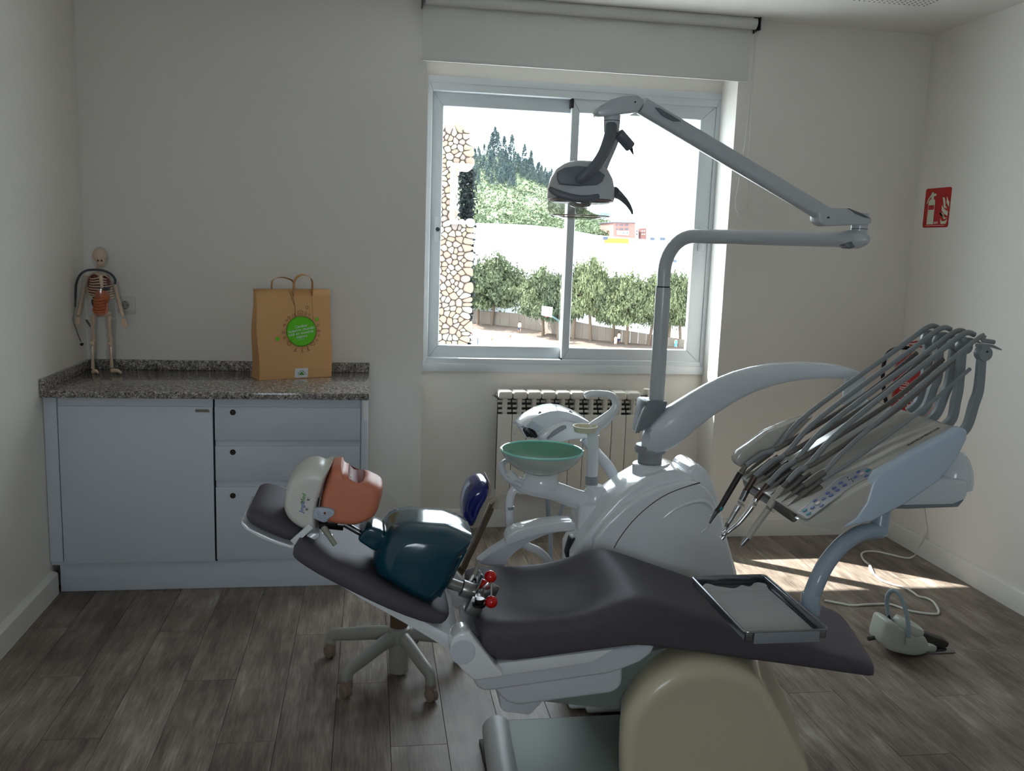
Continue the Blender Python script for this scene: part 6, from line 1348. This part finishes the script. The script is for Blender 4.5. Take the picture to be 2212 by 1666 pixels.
for i, (x, z) in enumerate(pts):
    pg = [(x - .16, z - .14), (x + .16, z - .14), (x + .16, z + .14), (x - .16, z + .14)]
    for (a, b) in pts:
        if (a, b) == (x, z) or abs(a - x) > .4 or abs(b - z) > .4: continue
        pg = clip(pg, ((a + x) / 2, (b + z) / 2), (a - x, b - z))
        if len(pg) < 3: break
    if len(pg) < 3: continue
    for _ in range(2): pg = [q for j in range(len(pg)) for q in ((pg[j][0] * .75 + pg[(j + 1) % len(pg)][0] * .25, pg[j][1] * .75 + pg[(j + 1) % len(pg)][1] * .25), (pg[j][0] * .25 + pg[(j + 1) % len(pg)][0] * .75, pg[j][1] * .25 + pg[(j + 1) % len(pg)][1] * .75))] if len(pg) < 14 else pg
    cx_, cz_ = sum(p[0] for p in pg) / len(pg), sum(p[1] for p in pg) / len(pg)
    rings = [[Vector((cx_ + (p[0] - cx_) * s, SYw + d, cz_ + (p[1] - cz_) * s)) for p in pg] for s, d in ((.93, .06), (.93, .0), (.84, -.022), (.6, -.034))]
    MB().loft(rings).build('stone', 'stone_%d' % r2.randrange(5), stw, sharp=70)
for nm, q, m, y0, dp in (('opening_jamb', [(974, 352), (985, 352), (982, 484), (972, 484)], 'facade_white', SYw - .1, .4), ('opening_lintel', [(977, 352), (1025, 355), (1018, 366), (977, 362)], 'facade_white', SYw - .15, .8), ('opening_sill', [(973, 476), (1020, 478), (1021, 484), (973, 484)], 'concrete_pale', SYw - .15, .8)):
    MB().slab(pys(q, y0), (0, dp, 0)).build(nm, m, stw)
for k, (px, w) in enumerate(((994, 5.5), (1007, 6.0))):
    b = PY(px, 700, 26); b.z = GZ; tz_ = PY(px, 366, 26).z; ww = w / (FPX / 26)
    o_ = clumps(2400, lambda r: Vector((b.x + r.uniform(-1, 1) * ww, 26 + r.uniform(-1, 1) * ww, GZ + (tz_ - GZ) * r.random())), .12, 80 + k, 3).build('cypress_tree', 'cypress_leaf', fix=False)
    tag(recentre(o_, b), ('narrow dark cypress next to the white jamb of the opening', 'thicker dark cypress seen through the stone building opening')[k], 'tree')
# basketball hoop
hb_ = PZ(1209, 739, GZ); hoop = thing('basketball_hoop', 'basketball hoop with white backboard on a bent pole', 'basketball hoop', tuple(hb_))
mat('hoop_blue', (70, 96, 104), .6); mat('board_white', (228, 232, 236), .5)
e1, e2 = PY(1209, 694, hb_.y), PY(1194, 684, hb_.y)
MB().tube([hb_, e1, e2], .09, 8).build('pole', 'hoop_blue', hoop)
MB().slab(pys([(1171, 661), (1194, 664), (1192, 686), (1170, 681)], hb_.y - .3), (0, .08, 0)).build('backboard', 'board_white', hoop); MB().slab(pys([(1173.5, 665), (1191, 667), (1190, 682), (1173, 679)], hb_.y - .34), (0, .02, 0)).build('board_field', mat('field_grey', (150, 170, 176), .5), hoop)
MB().slab(pys([(1178, 672), (1186, 673), (1186, 681), (1178, 680)], hb_.y - .37), (0, .02, 0)).build('target_square', 'board_white', hoop)
cc_ = PY(1182, 684, hb_.y - .7); MB().tube([cc_ + Vector((.23 * math.cos(a * .5236), .23 * math.sin(a * .5236), 0)) for a in range(12)], .02, 6, closed=True).build('ring', 'ext_red', hoop)
lp_ = PZ(1113, 712, GZ); MB_l = thing('lamp_post', 'thin grey lamp post between the pine trees', 'lamp post', tuple(lp_)); MB().tube([lp_, PY(1113, 642, lp_.y)], [.07, .04], 6).build('post', 'slate', MB_l); MB().cbox(PY(1113, 642, lp_.y), (.5, .3, .12)).build('lamp_head', 'slate', MB_l)
# bench, balls and people on the court
bn = PZ(1022, 745, GZ); bh = thing('court_bench', 'white bench on the court near the stone building', 'bench', tuple(bn)); MB().box((bn.x - .9, bn.y, GZ + .72), (bn.x + .7, bn.y + .6, GZ + .78)).build('seat', 'facade_white', bh)
for dx_ in (-.7, .5): MB().box((bn.x + dx_ - .05, bn.y + .1, GZ), (bn.x + dx_ + .05, bn.y + .5, GZ + .72)).build('leg', 'slate', bh)
for (x, y), lb in (((1062, 736), 'brown ball lying on the open court near the bench'), ((1102, 729), 'brown ball rolling near the player in white'), ((1263, 739), 'brown ball at the edge of the soil strip')):
    p = PZ(x, y, GZ); o_ = MB().ell(p + Vector((0, 0, .13)), .13, 10, 8).build('court_ball', mat('ball_brown', (150, 84, 52), .6)); tag(recentre(o_, p), lb, 'ball', 'balls on the court')
def person(px, fy, hgt, label, shirt, short, step=.12, face=0):
    b = PZ(px, fy, GZ); o = thing('person', label, 'person', tuple(b)); s = hgt / 1.7
    me = bpy.data.meshes.new('body')
    V_ = [(0, 0, .92), (0, 0, 1.18), (0, 0, 1.38), (0, 0, 1.48), (0, -.01, 1.6), (.1, 0, .86), (.11, -step, .48), (.11, -step * .6, .08), (.11, -step * .6 - .14, .04), (-.1, 0, .86), (-.11, step, .48), (-.11, step * 1.4, .08), (-.11, step * 1.4 - .14, .04), (.19, 0, 1.38), (.25, .05, 1.1), (.24, -.1, .9), (-.19, 0, 1.38), (-.25, -.05, 1.1), (-.24, -.16, .92)]
    E_ = [(0, 1), (1, 2), (2, 3), (3, 4), (0, 5), (5, 6), (6, 7), (7, 8), (0, 9), (9, 10), (10, 11), (11, 12), (2, 13), (13, 14), (14, 15), (2, 16), (16, 17), (17, 18)]
    R_ = [.13, .13, .13, .055, .1, .085, .06, .042, .04, .085, .06, .042, .04, .06, .045, .035, .06, .045, .035]
    me.from_pydata([tuple(Vector(v) * s) for v in V_], E_, []); ob = bpy.data.objects.new('body', me); COL.objects.link(ob); ob.parent = o; ob.rotation_euler.z = face
    md = ob.modifiers.new('skin', 'SKIN'); sv_ = me.skin_vertices[0].data
    for q, r_ in zip(sv_, R_): q.radius = (r_ * s, r_ * s)
    sv_[0].use_root = True; ob.modifiers.new('sub', 'SUBSURF').levels = 1; me.materials.append(mat('skin_tone', (190, 140, 112), .6))
    c = b
    MB().loft([[c + Vector((x * s, y * s, z * s)) for x, y in ring2(w, d, 12, 2.4)] for z, w, d in ((.84, .2, .15), (1.1, .19, .15), (1.36, .22, .15), (1.45, .1, .09))]).build('shirt', shirt, o)
    MB().loft([[c + Vector((x * s, y * s, z * s)) for x, y in ring2(w, d, 12, 2.4)] for z, w, d in ((.5, .2, .14), (.8, .2, .15), (.95, .18, .14))]).build('shorts', short, o)
    MB().ell(c + Vector((0, .01, 1.64 * s)), (.105 * s, .11 * s, .1 * s), 10, 8).build('hair', mat('hair_dark', (60, 46, 38), .8), o)
mat('shirt_blue', (90, 150, 214), .8); mat('shirt_white', (236, 238, 240), .8); mat('cloth_navy', (40, 50, 84), .8); mat('cloth_maroon', (96, 44, 52), .8)
person(1018, 729, 1.35, 'child in a light blue top and dark red shorts on the court', 'shirt_blue', 'cloth_maroon'); person(1122, 720, 1.45, 'player in a white top and navy shorts walking on the court', 'shirt_white', 'cloth_navy', .2)
person(1336, 746, 1.5, 'person in a white top and navy trousers in front of the soil strip', 'shirt_white', 'cloth_navy', .1); person(1329, 749, 1.2, 'person all in white standing at the edge of the soil strip', 'shirt_white', 'shirt_white', .05); person(1459, 757, 1.3, 'child all in blue below the last pine tree', 'shirt_blue', 'shirt_blue')
